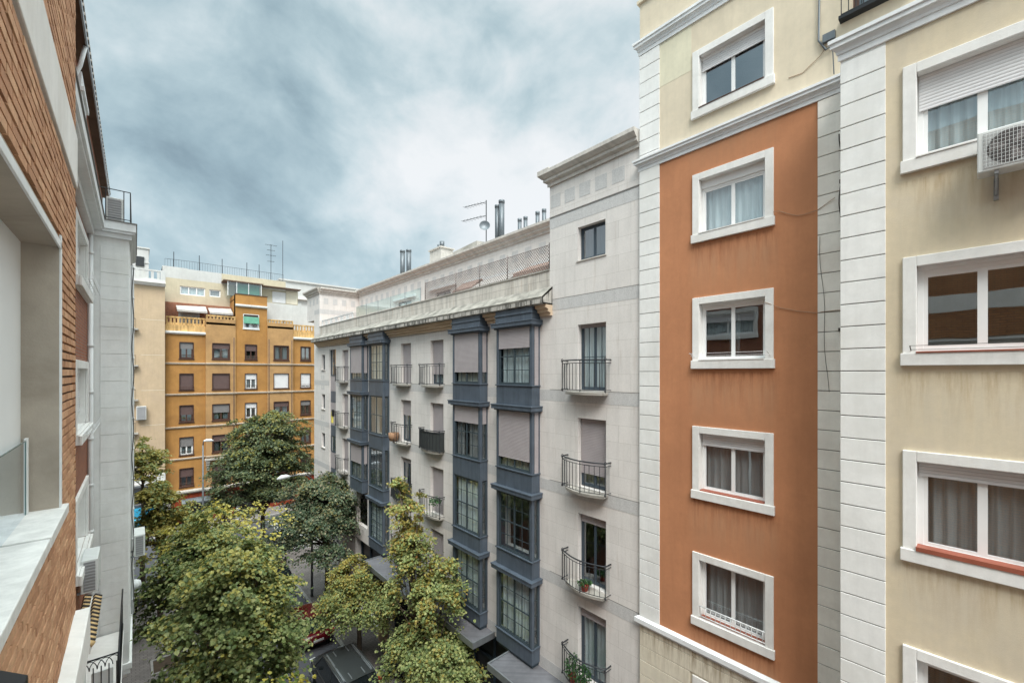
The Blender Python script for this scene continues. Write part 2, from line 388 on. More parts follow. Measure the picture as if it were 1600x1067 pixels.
class F:
    """a wall plane: u along it, w out of it towards the street, z up"""
    def __init__(s, kind, p): s.k = kind; s.p = p
    def P(s, u, w, z):
        return (s.p-w, u, z) if s.k == 'E' else (s.p+w, u, z) if s.k == 'W' else (u, s.p-w, z)
    def box(s, mb, u0, u1, w0, w1, z0, z1):
        a = s.P(u0, w0, z0); b = s.P(u1, w1, z1)
        mb.box(min(a[0], b[0]), max(a[0], b[0]), min(a[1], b[1]), max(a[1], b[1]), min(a[2], b[2]), max(a[2], b[2]))
    def quad(s, mb, u0, u1, z0, z1, w=0):
        mb.face([s.P(u0, w, z0), s.P(u1, w, z0), s.P(u1, w, z1), s.P(u0, w, z1)])
    def wall(s, mb, u0, u1, z0, z1, holes=(), rev=.25, w=0):
        hs = [h for h in holes if h[0] >= u0-.001 and h[1] <= u1+.001 and h[2] >= z0-.001 and h[3] <= z1+.001]
        us = sorted({u0, u1, *[h[0] for h in hs], *[h[1] for h in hs]}); zs = sorted({z0, z1, *[h[2] for h in hs], *[h[3] for h in hs]})
        for a, b in zip(us, us[1:]):
            for c, d in zip(zs, zs[1:]):
                mu, mz = (a+b)/2, (c+d)/2
                if not any(h[0] < mu < h[1] and h[2] < mz < h[3] for h in hs): s.quad(mb, a, b, c, d, w)
        for a, b, c, d in [h[:4] for h in hs]:
            for (p, q) in (((a, c), (b, c)), ((b, c), (b, d)), ((b, d), (a, d)), ((a, d), (a, c))):
                mb.face([s.P(p[0], w, p[1]), s.P(q[0], w, q[1]), s.P(q[0], w-rev, q[1]), s.P(p[0], w-rev, p[1])])
def cornice(Fc, mb, u0, u1, prof, endw=0):
    """prof: list of (w, z) from the wall outwards and round; returns are mitred by extending ends by w"""
    n = len(prof)
    A = [Fc.P(u0-(w if endw & 1 else 0), w, z) for w, z in prof]; B = [Fc.P(u1+(w if endw & 2 else 0), w, z) for w, z in prof]
    mb.idx(A+B, [(i, (i+1) % n, n+(i+1) % n, n+i) for i in range(n)]+[tuple(range(n)), tuple(range(2*n-1, n-1, -1))])
def arc_prof(w0, z0, w1, z1, n=4, cx=True):
    out = []
    for i in range(n+1):
        t = i/n*math.pi/2
        out.append((w0+(w1-w0)*(1-math.cos(t) if cx else math.sin(t)), z0+(z1-z0)*(math.sin(t) if cx else 1-math.cos(t))))
    return out
def window(Fc, par, u0, u1, z0, z1, wr=-.16, fm='white_pvc', sashes=2, munt=(0, 0), shut=0, shutm='shutter_white', box_h=0,
           curt='curtain_white', gl='glass', curt_span=None, fw=.05, name='window', midh=0, dark=False):
    """recessed window unit closing the opening u0..u1, z0..z1; returns the part"""
    zt = z1-box_h
    mb = MB()
    Fc.box(mb, u0, u0+fw, wr-.06, wr, z0, zt); Fc.box(mb, u1-fw, u1, wr-.06, wr, z0, zt)
    Fc.box(mb, u0+fw, u1-fw, wr-.06, wr, z0, z0+fw); Fc.box(mb, u0+fw, u1-fw, wr-.06, wr, zt-fw, zt)
    if box_h: Fc.box(mb, u0, u1, wr-.10, wr+.03, zt, z1)
    win = mb.build(name, fm, par, bevel=.004)
    iu0, iu1, iz0, iz1 = u0+fw, u1-fw, z0+fw, zt-fw
    mb = MB(); sw = (iu1-iu0)/sashes; sf = fw*.8
    gm = MB()
    for k in range(sashes):
        a, b = iu0+k*sw, iu0+(k+1)*sw
        Fc.box(mb, a, a+sf, wr-.045, wr-.012, iz0, iz1); Fc.box(mb, b-sf, b, wr-.045, wr-.012, iz0, iz1)
        Fc.box(mb, a+sf, b-sf, wr-.045, wr-.012, iz0, iz0+sf); Fc.box(mb, a+sf, b-sf, wr-.045, wr-.012, iz1-sf, iz1)
        if midh: Fc.box(mb, a+sf, b-sf, wr-.045, wr-.012, iz0+(iz1-iz0)*midh-.02, iz0+(iz1-iz0)*midh+.02)
        for i in range(1, munt[0]): c = a+(b-a)*i/munt[0]; Fc.box(mb, c-.010, c+.010, wr-.038, wr-.019, iz0+sf, iz1-sf)
        for j in range(1, munt[1]): c = iz0+(iz1-iz0)*j/munt[1]; Fc.box(mb, a+sf, b-sf, wr-.0375, wr-.0195, c-.010, c+.010)
        Fc.quad(gm, a+sf, b-sf, iz0+sf, iz1-sf, wr-.028)
    mb.build('sash', fm, win); gm.build('glass', gl, win, recalc=False)
    if curt:
        spans = curt_span or [(0, 1)]
        cm = MB(); cm.smooth = True
        for (c0, c1) in spans:
            a, b = iu0+(iu1-iu0)*c0, iu0+(iu1-iu0)*c1; n = max(8, int((b-a)/.022)); ph = R.random()*6
            vs = []
            for i in range(n+1):
                u = a+(b-a)*i/n; ww = wr-.14+.022*math.sin(u*38+ph)+.012*math.sin(u*83+ph*2)
                vs += [Fc.P(u, ww, iz0-.02), Fc.P(u, ww, iz1+.05)]
            cm.idx(vs, [(2*i, 2*i+2, 2*i+3, 2*i+1) for i in range(n)])
        cm.build('curtain', curt, win, recalc=False)
    if shut:
        sm = MB(); zs = zt-(zt-z0)*shut
        Fc.box(sm, u0+.02, u1-.02, wr+.006, wr+.022, zs, zt+.02)
        sm.use(shutm); Fc.box(sm, u0+.02, u1-.02, wr+.004, wr+.030, zs-.03, zs)
        sm.mats = [shutm]; sm.mi = [0]*len(sm.f)
        sm.build('roller_shutter', shutm, win)
    return win
# ------------------------------------------------------------------ the ground
def ground():
    m = MB(); m.box(-60, 90, -60, 140, -1, -.15); tag(m.build('ground', 'asphalt'), kind='structure')
    # road along the street and the cross street at the junction
    m = MB(); m.box(2.6, 8.2, -40, 38.0, -.146, -.142+.002); m.box(-50, 80, 38.0, 48.6, -.146, -.140); tag(m.build('road', 'asphalt_road'), kind='structure')
    m = MB(); m.use('paving'); m.box(-12, 2.42, -40, 37.6, -.14, 0); m.use('kerb'); m.box(2.42, 2.6, -40, 37.8, -.14, .003); m.box(-12, 2.42, 37.6, 37.8, -.14, .003)
    tag(m.build('pavement'), kind='structure')
    m = MB(); m.use('paving'); m.box(8.38, 24, -40, 37.6, -.14, 0); m.use('kerb'); m.box(8.2, 8.38, -40, 37.8, -.14, .003); m.box(8.38, 24, 37.6, 37.8, -.14, .003)
    tag(m.build('pavement'), kind='structure')
    m = MB(); m.use('paving'); m.box(-40, 70, 49.0, 60, -.14, 0); m.use('kerb'); m.box(-40, 70, 48.8, 49.0, -.14, .003)
    tag(m.build('pavement'), kind='structure')
    m = MB()
    for i in range(8): m.box(2.9+i*.68, 3.3+i*.68, 34.6, 37.2, -.1395, -.136)
    for i in range(8): m.box(9.8, 13.4, 38.6+i*1.2, 39.2+i*1.2, -.1395, -.136)
    tag(m.build('crossing_stripes', 'road_white'), kind='structure')
plain('asphalt', (.05, .05, .055), .9, var=.2, sc=1.2, bmp=.2)
plain('asphalt_road', (.085, .085, .098), .85, var=.16, sc=.9, bmp=.25)
plain('road_white', (.5, .5, .48), .8, var=.2)
plain('kerb', (.30, .29, .28), .85, var=.15)
tiled('paving', (.17, .155, .15), (.21, .19, .185), (.08, .075, .07), .3, .15, .008, var=.18, floor=True, bmp=.2)
ground()

# ------------------------------------------------------------------ yellow and orange apartment building, right
def rust_blocks(Fc, mb, u0, u1, z0, z1, per=.3875, gap=.016, w=.028, ref=8.03, base=0):
    k = math.floor((z0-ref)/per)
    while ref+k*per < z1:
        a, b = max(z0, ref+k*per+gap), min(z1, ref+(k+1)*per)
        if b-a > .03:
            j = R.uniform(-.0015, .0015)
            Fc.box(mb, u0, u1, base, base+w+j, a, b)
        k += 1
COR = [(0, 0), (.035, 0), (.035, .085), (.052, .09), (.058, .13), (.09, .168), (.125, .178), (.125, .24), (.150, .246), (.150, .30), (0, .30)]
def cprof(z, s=1, sw=1): return [(w*sw, z+h*s) for w, h in COR]
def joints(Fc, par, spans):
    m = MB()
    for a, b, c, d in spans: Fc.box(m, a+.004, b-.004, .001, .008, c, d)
    m.build('quoin_joint', 'joint_dark', par)  # dark joint backing, also paints in the shade the flat-lit grooves lack
def surround(Fc, par_mb, u0, u1, z0, z1, wdt=.165, out=.045):
    Fc.box(par_mb, u0, u0+wdt, -.004, out, z0+.2, z1); Fc.box(par_mb, u1-wdt, u1, -.004, out, z0+.2, z1)
    Fc.box(par_mb, u0+wdt, u1-wdt, -.004, out, z1-wdt, z1)
    Fc.box(par_mb, u0+wdt-.018, u0+wdt, -.17, -.004, z0+.2, z1-wdt); Fc.box(par_mb, u1-wdt, u1-wdt+.018, -.17, -.004, z0+.2, z1-wdt); Fc.box(par_mb, u0+wdt, u1-wdt, -.17, -.004, z1-wdt, z1-wdt+.018)
    Fc.box(par_mb, u0+wdt, u1-wdt, -.17, -.004, z0+.182, z0+.2)
    Fc.box(par_mb, u0-.025, u1+.025, 0, out+.03, z0, z0+.2)
def yellow_building():
    t = thing('apartment_building', (10.2, 0, 0), 'tall yellow apartment building with an orange window strip and white grooved quoins', 'building')
    E1, E2 = F('E', 10.2), F('E', 9.3)
    win = [(8.48, 10.24), (11.55, 13.30), (14.69, 16.41), (17.74, 19.41), (20.76, 22.40)]
    wA = [(5.40, 7.10), (8.48, 10.21), (11.58, 13.35), (14.71, 16.45), (17.80, 19.52)]
    h1 = [(3.165, 4.635, a+.18, b-.145) for a, b in win]; low = (3.165, 4.635, 5.63, 7.08)
    m = MB(); m.use('orange_render'); E1.wall(m, 2.24, 5.66, 8.0, 20.05, h1, .3); m.build('orange_wall', None, t, recalc=False)
    m = MB(); m.use('pale_yellow_render'); E1.wall(m, -9, 5.66, 20.05, 23.2, h1+[(1.05, 1.70, 21.45, 23.15)], .3); E1.wall(m, -9, 6.24, 23.2, 24.55)
    m.face([(10.2, 6.24, 23.2), (16, 6.24, 23.2), (16, 6.24, 24.55), (10.2, 6.24, 24.55)])
    E1.box(m, -9, 6.30, -.3, .06, 24.55, 24.63)
    m.build('upper_wall', None, t, recalc=False)
    m = MB(); E1.wall(m, 1.71, 2.24, 0, 20.05); rust_blocks(E1, m, 1.71, 2.24, 8.03, 20.0); m.build('quoin', 'quoin_beige', t, bevel=.006)
    m = MB(); E1.wall(m, 5.66, 6.24, 0, 23.2)
    rust_blocks(E1, m, 5.66, 6.24, 8.03, 20.02); rust_blocks(E1, m, 5.66, 6.24, 20.34, 23.12)
    m.face([(10.2, 6.24, 0), (16, 6.24, 0), (16, 6.24, 23.2), (10.2, 6.24, 23.2)])
    m.build('quoin', 'white_render', t, bevel=.006)
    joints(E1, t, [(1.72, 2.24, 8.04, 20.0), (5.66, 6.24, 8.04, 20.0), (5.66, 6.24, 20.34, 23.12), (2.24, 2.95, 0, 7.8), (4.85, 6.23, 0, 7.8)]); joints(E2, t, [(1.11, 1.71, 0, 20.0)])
    m = MB(); E1.wall(m, 2.24, 5.66, 0, 8.0, [low], .3)
    rust_blocks(E1, m, 5.66, 6.23, 0, 7.8, base=0); rust_blocks(E1, m, 2.24, 2.95, 0, 7.8); rust_blocks(E1, m, 4.85, 5.66, 0, 7.8); rust_blocks(E1, m, 2.95, 4.85, 7.27, 7.8)
    rust_blocks(E1, m, 2.95, 4.85, 0, 5.3)
    m.build('base_wall', 'cream_stained', t, bevel=.006)
    m = MB(); cornice(E1, m, 1.71, 6.24, cprof(20.02), 2); m.build('cornice', 'bluewhite_render', t, bevel=.003)
    m = MB(); cornice(E1, m, -9, 6.24, cprof(23.14, 1.15), 2); m.build('cornice', 'bluewhite_render', t, bevel=.003)
    m = MB(); cornice(E1, m, 1.71, 6.24, [(0, 7.8), (.05, 7.8), (.08, 7.86), (.11, 7.88), (.11, 8.0), (.03, 8.04), (0, 8.04)], 2)
    m.build('cornice', 'bluewhite_render', t, bevel=.003)
    # repainted paler patch beside the top window
    m = MB(); E1.box(m, 4.82, 5.655, -.01, .003, 22.02, 23.14); m.build('repainted_patch', 'patch_paint', t)
    for i, (a, b) in enumerate(win+[(5.45, 7.225)]):
        m = MB(); surround(E1, m, 3.02, 4.78, a, b); s = m.build('window_surround', 'white_trim', t, bevel=.012)
        kw = dict(wr=-.13)
        if i == 0: kw.update(curt='curtain_grey', gl='glass', box_h=0, shut=0)
        if i == 1: kw.update(curt='curtain_grey', box_h=.04, shut=.17)
        if i == 2: kw.update(curt='curtain_grey', curt_span=[(.42, .60)], gl='glass_dark', box_h=.05)
        if i == 3: kw.update(curt='curtain_white', box_h=.19, gl='glass')
        if i == 4: kw.update(curt=None, gl='glass_sky', box_h=.06, shut=.20)
        if i == 5: kw.update(curt='curtain_grey')
        wn = window(E1, t, 3.185, 4.615, a+.2, b-.165, **kw)
        if i in (0, 1):
            m = MB(); E1.box(m, 3.20, 4.60, -.125, .03 if i else -.02, a+.2, a+.225+.015*(1-i)); m.build('sill', 'terracotta_sill', wn)
        else:
            m = MB(); E1.box(m, 3.19, 4.61, -.12, .085, a+.2, a+.222); m.build('sill', 'white_trim' if i != 4 else 'brown_frame', wn)
        if i == 0:
            m = MB()
            for z in (a+.26, a+.50): m.tube([E1.P(3.17, .03, z), E1.P(4.63, .03, z)], .013)
            for k in range(13): u = 3.23+k*1.34/12; m.tube([E1.P(u, .03, a+.26), E1.P(u, .03, a+.50)], .009)
            for k in range(12):
                u = 3.23+(k+.5)*1.34/12
                m.tube([E1.P(u-.04, .03, a+.50), E1.P(u-.02, .03, a+.45), E1.P(u+.02, .03, a+.45), E1.P(u+.04, .03, a+.50)], .006, 4)
            m.build('guard_rail', 'white_paint', wn)
        if i == 2:
            m = MB()
            for z, o in ((a+.30, .20), (a+.36, .28)): m.tube([E1.P(4.75, o, z), E1.P(3.05, o, z)], .004, 4)
            for u in (4.72, 3.08): m.tube([E1.P(u, .04, a+.28), E1.P(u, .30, a+.37)], .007, 4)
            m.build('clothes_line', 'white_paint', wn)
            m = MB(); E1.box(m, 3.28, 4.52, -.24, -.225, b-.44, b-.2); m.build('inner_blind', 'striped_white', wn)
    # nearer, projecting block
    hA = [(-.695, .755, a+.18, b-.145) for a, b in wA]; hB = [(u0-4.2, u1-4.2, z0, z1) for u0, u1, z0, z1 in hA]
    m = MB(); m.use('yellow_render'); E2.wall(m, -9, 1.11, 0, 20.1, hA+hB, .3)
    m.build('yellow_wall', None, t, recalc=False)
    m = MB(); E2.wall(m, 1.11, 1.71, 0, 20.1); m.face([(9.3, 1.71, 0), (10.2, 1.71, 0), (10.2, 1.71, 20.4), (9.3, 1.71, 20.4)])
    rust_blocks(E2, m, 1.11, 1.71, 0, 20.02, w=.03)
    m.build('quoin', 'white_render', t, bevel=.006)
    m = MB(); cornice(E2, m, -9, 1.71, cprof(20.08, 1.2, 1.05), 2); m.box(9.3, 16, -9, 1.71, 20.40, 20.437); m.build('cornice', 'bluewhite_render', t, bevel=.003)
    for i, (a, b) in enumerate(wA):
        for du in (0, -4.2):
            m = MB(); surround(E2, m, -.84+du, .90+du, a, b); m.build('window_surround', 'white_trim', t, bevel=.012)
            kw = dict(wr=-.13, fw=.065)
            if i == 4: kw.update(shut=.40, box_h=0, curt='curtain_white')
            if i == 3: kw.update(curt=None, gl='glass_dark', box_h=.05)
            if i == 2: kw.update(curt='curtain_grey', box_h=.03, shut=.13)
            if i <= 1: kw.update(curt='curtain_grey', curt_span=[(.5, 1.0)], gl='glass_dark')
            wn = window(E2, t, -.665+du, .735+du, a+.2, b-.165, **kw)
            m = MB(); E2.box(m, -.67+du, .74+du, -.125, .088, a+.2, a+.222+.045*(i == 2)); m.build('sill', 'terracotta_sill' if i in (2, 3) else 'white_trim', wn)
            if i == 3:
                m = MB()
                for z, o in ((a+.25, .14), (a+.31, .20)): m.tube([E2.P(.80+du, o, z), E2.P(-.8+du, o, z)], .004, 4)
                for u in (.80, -.8): m.tube([E2.P(u+du, .04, a+.24), E2.P(u+du, .2, a+.31)], .007, 4)
                m.build('clothes_line', 'cable_dark', wn)
    # body behind, roof
    m = MB(); m.face([(10.2, 6.24, 24.55), (16, 6.24, 24.55), (16, -9, 24.55), (10.2, -9, 24.55)]); m.face([(16, 6.24, 0), (16, -9, 0), (16, -9, 24.55), (16, 6.24, 24.55)])
    m.face([(9.3, -9, 0), (16, -9, 0), (16, -9, 24.55), (10.2, -9, 24.55), (10.2, -9, 20.4), (9.3, -9, 20.4)])
    m.build('rear_wall', 'white_render', t, recalc=False)
    # french window with an iron rail above the near cornice
    wn = window(E1, t, 1.05, 1.70, 21.45, 23.15, wr=-.1, fm='brown_frame', curt=None, gl='glass_dark')
    m = MB()
    for z in (21.42, 22.35): m.tube([E1.P(.85, .02, z), E1.P(.85, .14, z), E1.P(1.84, .14, z), E1.P(1.84, .02, z)], .014)
    for k in range(10): m.tube([E1.P(.85+k*.11, .14, 21.42), E1.P(.85+k*.11, .14, 22.35)], .008, 4)
    E1.box(m, .82, 1.88, 0, .17, 21.34, 21.40)
    m.build('window_railing', 'black_metal', t)
    # cables stapled to the walls
    m = MB()
    m.tube([E1.P(3.02, .05, 18.02), E1.P(2.92, .02, 18.02), E1.P(2.78, .02, 17.93), E1.P(2.6, .02, 17.83), E1.P(2.45, .02, 17.82), E1.P(2.24, .03, 17.84), E1.P(1.95, .05, 18.0)], .006, 5); m.build('cable', 'cable', t)
    m = MB(); m.tube([E1.P(3.18, .06, 16.12), E1.P(2.9, .02, 15.97), E1.P(2.6, .02, 15.87), E1.P(2.3, .02, 15.80), E1.P(1.75, .05, 15.81)], .006, 5); m.build('cable', 'cable', t)
    m = MB(); m.tube([E1.P(2.75, .01, 20.75), E1.P(2.5, .01, 20.72), E1.P(2.2, .02, 20.9), E1.P(1.95, .02, 21.2)], .006, 5)
    m.build('cable', 'cable', t)
    m = MB()
    pts = [E1.P(1.83+.02*math.sin(z*2.3)+.012*math.sin(z*7), .05, z) for z in np.linspace(19.9, 9.0, 50)]
    m.tube(pts, .008, 5)
    m.tube([E1.P(1.86+.03*math.sin(z*5), .06, z) for z in np.linspace(19.2, 17.2, 16)], .011, 5)
    m.tube([E1.P(2.2-.012*i+.02*math.sin(i), .04, 17.3-.28*i) for i in range(12)], .004, 4)
    E1.box(m, 1.80, 1.88, .02, .09, 18.24, 18.31); E1.box(m, 1.82, 1.90, .02, .08, 15.40, 15.46)
    m.build('riser_cable', 'cable_dark', t)
    m = MB(); E1.box(m, 1.95, 2.15, 0, .08, 21.1, 21.25); m.tube([E1.P(2.2, .04, 22.6), E1.P(2.22, .04, 21.2), E1.P(2.1, .05, 20.95), E1.P(1.95, .05, 21.0)], .018, 6)
    m.tube([E1.P(2.0, .05, 21.1), E1.P(1.97, .05, 20.4)], .01, 5); m.build('junction_box', 'pipe_grey', t)
    return t
stucco('cream_stained', (.66, .60, .49), var=.06, sill=(7.8, 50, -1.0, 6.3, (.62, .56, .46), (.22, .15, .08), .8), fade=.2)
stucco('patch_paint', (.69, .64, .49), var=.05)
yellow_building()
def ac_unit(name, x0, x1, y0, y1, z0, z1, face, label, group=None, brackets=True):
    """wall-hung outdoor unit; face: which side carries the fan grille"""
    cx, cy = (x0+x1)/2, (y0+y1)/2
    t = thing(name, (cx, cy, z0), label, 'air conditioner', group)
    m = MB(); m.box(x0, x1, y0, y1, z0, z1); m.build('casing', 'ac_white', t, bevel=.015)
    g_ = MB(); f_ = MB()
    if face == '-X':
        a, b = y0+.05, y1-.05; r = (z1-z0)/2-.06; cyy = y1-.09-r
        Fc = F('E', x0)
    else:
        a, b = x0+.05, x1-.05; r = min((z1-z0)/2-.06, (b-a)/2); cyy = (a+b)/2
        Fc = F('S', y0)
    if face == '-Xr': pass
    n = 28; zc = (z0+z1)/2
    pan = MB(); Fc.box(pan, a-.01 if face != '-X' else cyy-r-.03, b+.01 if face != '-X' else cyy+r+.03, .001, .006, z0+.04, z1-.04); pan.build('grille_panel', 'grille_slats' if face != '-X' else 'ac_panel', t)
    if face == '-X':
        f_.idx([Fc.P(cyy, .008, zc)]+[Fc.P(cyy+r*math.cos(q*2*math.pi/n), .008, zc+r*math.sin(q*2*math.pi/n)) for q in range(n)], [(0, 1+i, 1+(i+1) % n) for i in range(n)])
        f_.build('fan_opening', 'grille_dark', t)
        h = MB()
        for k in range(3):
            q = k*2.09; p0 = Vector((cyy, 0, zc)); vs = []
            for (rr, dq) in ((.04, -.3), (r*.92, -.1), (r*.92, .55), (.04, .6)):
                vs.append(Fc.P(cyy+rr*math.cos(q+dq), .012, zc+rr*math.sin(q+dq)))
            h.face(vs)
        h.build('fan', 'fan_blade', t, recalc=False)
        k = a
        while k <= b: g_.tube([Fc.P(k, .022, z0+.05), Fc.P(k, .022, z1-.05)], .0022, 4); k += .035
        z = z0+.05
        while z <= z1-.04: g_.tube([Fc.P(a, .020, z), Fc.P(b, .020, z)], .0022, 4); z += .05
        g_.build('guard', 'ac_white', t)
    if brackets:
        m = MB()
        for k in (.2, .8):
            if face == '-X':
                y = y0+(y1-y0)*k; m.box(x0+.02, x1+.12, y-.02, y+.02, z0-.05, z0-.005); m.tube([(x0+.06, y, z0-.04), (x1+.10, y, z0-.28)], .014, 5); m.box(x1+.06, x1+.12, y-.025, y+.025, z0-.32, z0-.02)
            else: m.box(x0-.12, x1, y0+(y1-y0)*k-.02, y0+(y1-y0)*k+.02, z0-.045, z0-.005)
        m.build('bracket', 'galvanised', t)
    return t
plain('ac_panel', (.42, .42, .42), .6, var=.1); plain('fan_blade', (.20, .18, .18), .5, var=.2)
# ------------------------------------------------------------------ pale stone block with steel-blue bays
ZT = [16.08, 13.20, 10.26, 7.38]; ZB = [14.05, 11.08, 8.15, 5.22]; LIP = [16.20, 13.30, 10.38, 7.49]
def balcony(Fc, par, u0, u1, z, dep=.42, top=.98, flat=.5, curl=True, screen=None, nb=11):
    n = 12
    def wf(t, d): return d*(flat+(1-flat)*math.sin(math.pi*t)) 
    # slab
    m = MB(); ua, ub = u0+.10, u1-.10
    poly = [(ua+(ub-ua)*i/n, wf(i/n, dep-.02)) for i in range(n+1)]
    pts = [(ua, -.02)]+poly+[(ub, -.02)]
    k = len(pts)
    m.idx([Fc.P(u, w_, z-.12) for u, w_ in pts]+[Fc.P(u, w_, z-.03) for u, w_ in pts], [tuple(range(k)), tuple(range(2*k-1, k-1, -1))]+[(i, (i+1) % k, k+(i+1) % k, k+i) for i in range(k)])
    b = m.build('balcony', 'weathered_stone', par, bevel=.01)
    m = MB()
    rail = [Fc.P(u0, 0, z+top)]+[Fc.P(u0+(u1-u0)*i/n, wf(i/n, dep+.04), z+top) for i in range(n+1)]+[Fc.P(u1, 0, z+top)]
    m.tube(rail, .021, 6)
    for dz in (top-.09, .04): m.tube([(p[0], p[1], p[2]-top+dz) for p in rail], .011, 5)
    for i in range(nb+1):
        t_ = i/nb; u = u0+(u1-u0)*t_; ww = wf(t_, dep+.04); thick = i in (0, nb//2, nb)
        m.tube([Fc.P(u, ww, z-.02 if thick else z+.03), Fc.P(u, ww, z+top-(0 if thick else .08))], .017 if thick else .010, 5)
    for u in (u0, u1):
        ww = wf(0, dep+.04)
        for f_ in (.35, .7): m.tube([Fc.P(u, ww*f_, z+.03), Fc.P(u, ww*f_, z+top-.08)], .0075, 4)
        m.tube([Fc.P(u, ww+.05*math.cos(q), z+top+.0+.05*math.sin(q)) for q in np.linspace(-1.2, 2.6, 8)], .010, 5)
        m.tube([Fc.P(u, ww+.045*math.cos(q)-.01, z+.02+.045*math.sin(q)) for q in np.linspace(-2.6, 1.5, 8)], .010, 5)
    m.build('railing', 'iron', b)
    if screen:
        m = MB(); L = [Fc.P(u0+(u1-u0)*i/n, wf(i/n, dep+.02), 0) for i in range(n+1)]
        L = [Fc.P(u0, .02, 0)]+L+[Fc.P(u1, .02, 0)]
        for p, q in zip(L, L[1:]): m.face([(p[0], p[1], z+.05), (q[0], q[1], z+.05), (q[0], q[1], z+top-.05), (p[0], p[1], z+top-.05)])
        m.build('screen', screen, b, recalc=False)
    return b
def stone_building():
    t = thing('apartment_building', (10.25, 20, 0), 'pale stone apartment building with steel blue glazed bays and small iron balconies', 'building')
    E = F('E', 10.25)
    bays = [(10.08, 11.94, 'R'), (12.93, 14.80, 'L'), (21.46, 23.30, 'C'), (24.25, 26.10, 'D')]
    holes = [(7.40, 8.43, 18.06, 19.09)]
    doors = [(7.38, 8.43), (16.10, 17.22), (19.07, 20.17), (27.40, 28.45)]
    for a, b in doors: holes += [(a, b, zb, zt) for zb, zt in zip(ZB, ZT)]
    nar = [(14.80, 15.90), (11.95, 13.02), (9.15, 10.18), (6.2, 7.2)]
    holes += [(31.90, 32.62, a, b) for a, b in nar]
    for a, b, _ in bays: holes += [(a+.12, b-.12, zb+.1, zt) for zb, zt in zip(ZB, ZT)]
    main = [(10.4, 15.6, 0, 0)]
    shop = [(6.9, 9.4, .4, 4.4), (10.4, 15.6, .1, 4.55), (16.6, 21.6, .1, 4.55), (22.2, 26.2, .1, 4.4)]
    m = MB(); m.use('stone_cladding')
    E.wall(m, 6.27, 9.62, 4.4, 20.8, holes, .22); E.wall(m, 9.62, 29.67, 4.6, 16.5, holes, .22); E.wall(m, 31.0, 34.36, 0, 17.0, holes, .2)
    E.wall(m, 6.27, 9.62, 0, 4.4, shop, .5); E.wall(m, 9.62, 29.67, 0, 4.6, shop, .5)
    E.wall(m, 29.67, 31.0, 0, 17.0, w=-.18)
    m.box(10.27, 10.42, 29.66, 31.01, 16.2, 17.2)
    for y in (29.67, 31.0): m.face([(10.25, y, 0), (10.43, y, 0), (10.43, y, 17.0), (10.25, y, 17.0)])
    # tower return above the terrace and the ends
    m.face([(10.25, 9.62, 16.5), (18, 9.62, 16.5), (18, 9.62, 20.8), (10.25, 9.62, 20.8)])
    m.face([(10.25, 6.27, 0), (18, 6.27, 0), (18, 6.27, 20.8), (10.25, 6.27, 20.8)])
    m.face([(10.25, 34.36, 0), (18, 34.36, 0), (18, 34.36, 18.6), (10.25, 34.36, 18.6)])
    m.face([(18, 6.27, 0), (18, 36, 0), (18, 36, 20.9), (18, 6.27, 20.9)])
    m.build('facade_wall', None, t, recalc=False)
    m = MB(); m.box(10.25, 13.4, 33.1, 34.36, 17.0, 20.55); m.box(10.25, 18, 34.36, 36.1, 18.6, 20.55); m.build('corner_tower', 'stone_cladding', t)
    # granite string bands and inset squares
    m = MB()
    for zt_ in (14.03, 11.05, 8.03, 5.05):
        for a, b in ((6.27, 10.06), (11.96, 12.91), (14.82, 21.44), (23.32, 24.23), (26.12, 29.67), (31.0, 34.36)):
            m = MB(); E.box(m, a, b, -.01, .004, zt_-.36, zt_); m.build('granite_band', 'granite_light', t)
    for z in (16.99, 19.69): m = MB(); E.box(m, 6.27, 9.62, -.01, .004, z-.36, z); m.build('granite_band', 'granite_light', t)
    m = MB(); m.box(10.246, 13.38, 33.096, 34.36, 19.0, 19.35)
    m.build('granite_band', 'granite_light', t)
    m = MB()
    for z in (16.99, 14.03, 11.05, 8.03): E.box(m, 6.27, 9.62, -.01, .0062, z-.0, z+.016)
    E.box(m, 6.27, 9.62, 0, .02, 19.69, 19.72)
    for z in (14.03, 11.05, 8.03):
        for a, b in ((14.82, 21.44), (26.12, 29.67)): E.box(m, a, b, -.01, .0062, z, z+.016)
    m.build('band_joint', 'joint_dark', t)  # thin dark line along the top edge of the granite bands
    A = F('E', 13.2)
    sq = [(E, 6.75+k*.60, .42, 20.0, 20.42) for k in range(5)]+[(A, 9.95+k*.89, .42, 19.75, 20.25) for k in range(26)]+[(E, 33.4+k*.85, .4, 19.75, 20.2) for k in range(3)]
    for z0_, z1_ in ((14.10, 14.42), (13.35, 13.68), (11.15, 11.5), (10.4, 10.8)): sq += [(E, 32.0+k*.42, .25, z0_, z1_) for k in range(2)]
    for Fq_, u, wd, c, d in sq: m = MB(); Fq_.box(m, u, u+wd, -.01, .005, c, d); m.build('granite_square', 'granite_light', t)
    for k in range(4): x = 10.55+k*.68; m = MB(); m.box(x, x+.32, 33.09, 33.2, 19.75, 20.2); m.build('granite_square', 'granite_light', t)
    # attic wall set back behind the roof terrace
    m = MB(); m.use('stone_cladding'); A.wall(m, 9.62, 33.1, 17.3, 20.6, [(14.2, 16.4, 17.4, 19.3), (10.4, 12.9, 17.4, 19.3), (20.0, 21.6, 17.4, 19.3), (24.5, 26.4, 17.4, 19.3)], .2)
    m.face([(13.2, 9.62, 20.95), (18, 9.62, 20.95), (18, 33.1, 20.95), (13.2, 33.1, 20.95)])
    m.build('attic_wall', None, t, recalc=False)
    for a, b in ((14.2, 16.4), (10.4, 12.9), (20.0, 21.6), (24.5, 26.4)):
        window(A, t, a, b, 17.4, 19.3, wr=-.12, fm='dark_frame', sashes=2, curt=None, gl='glass_dark')
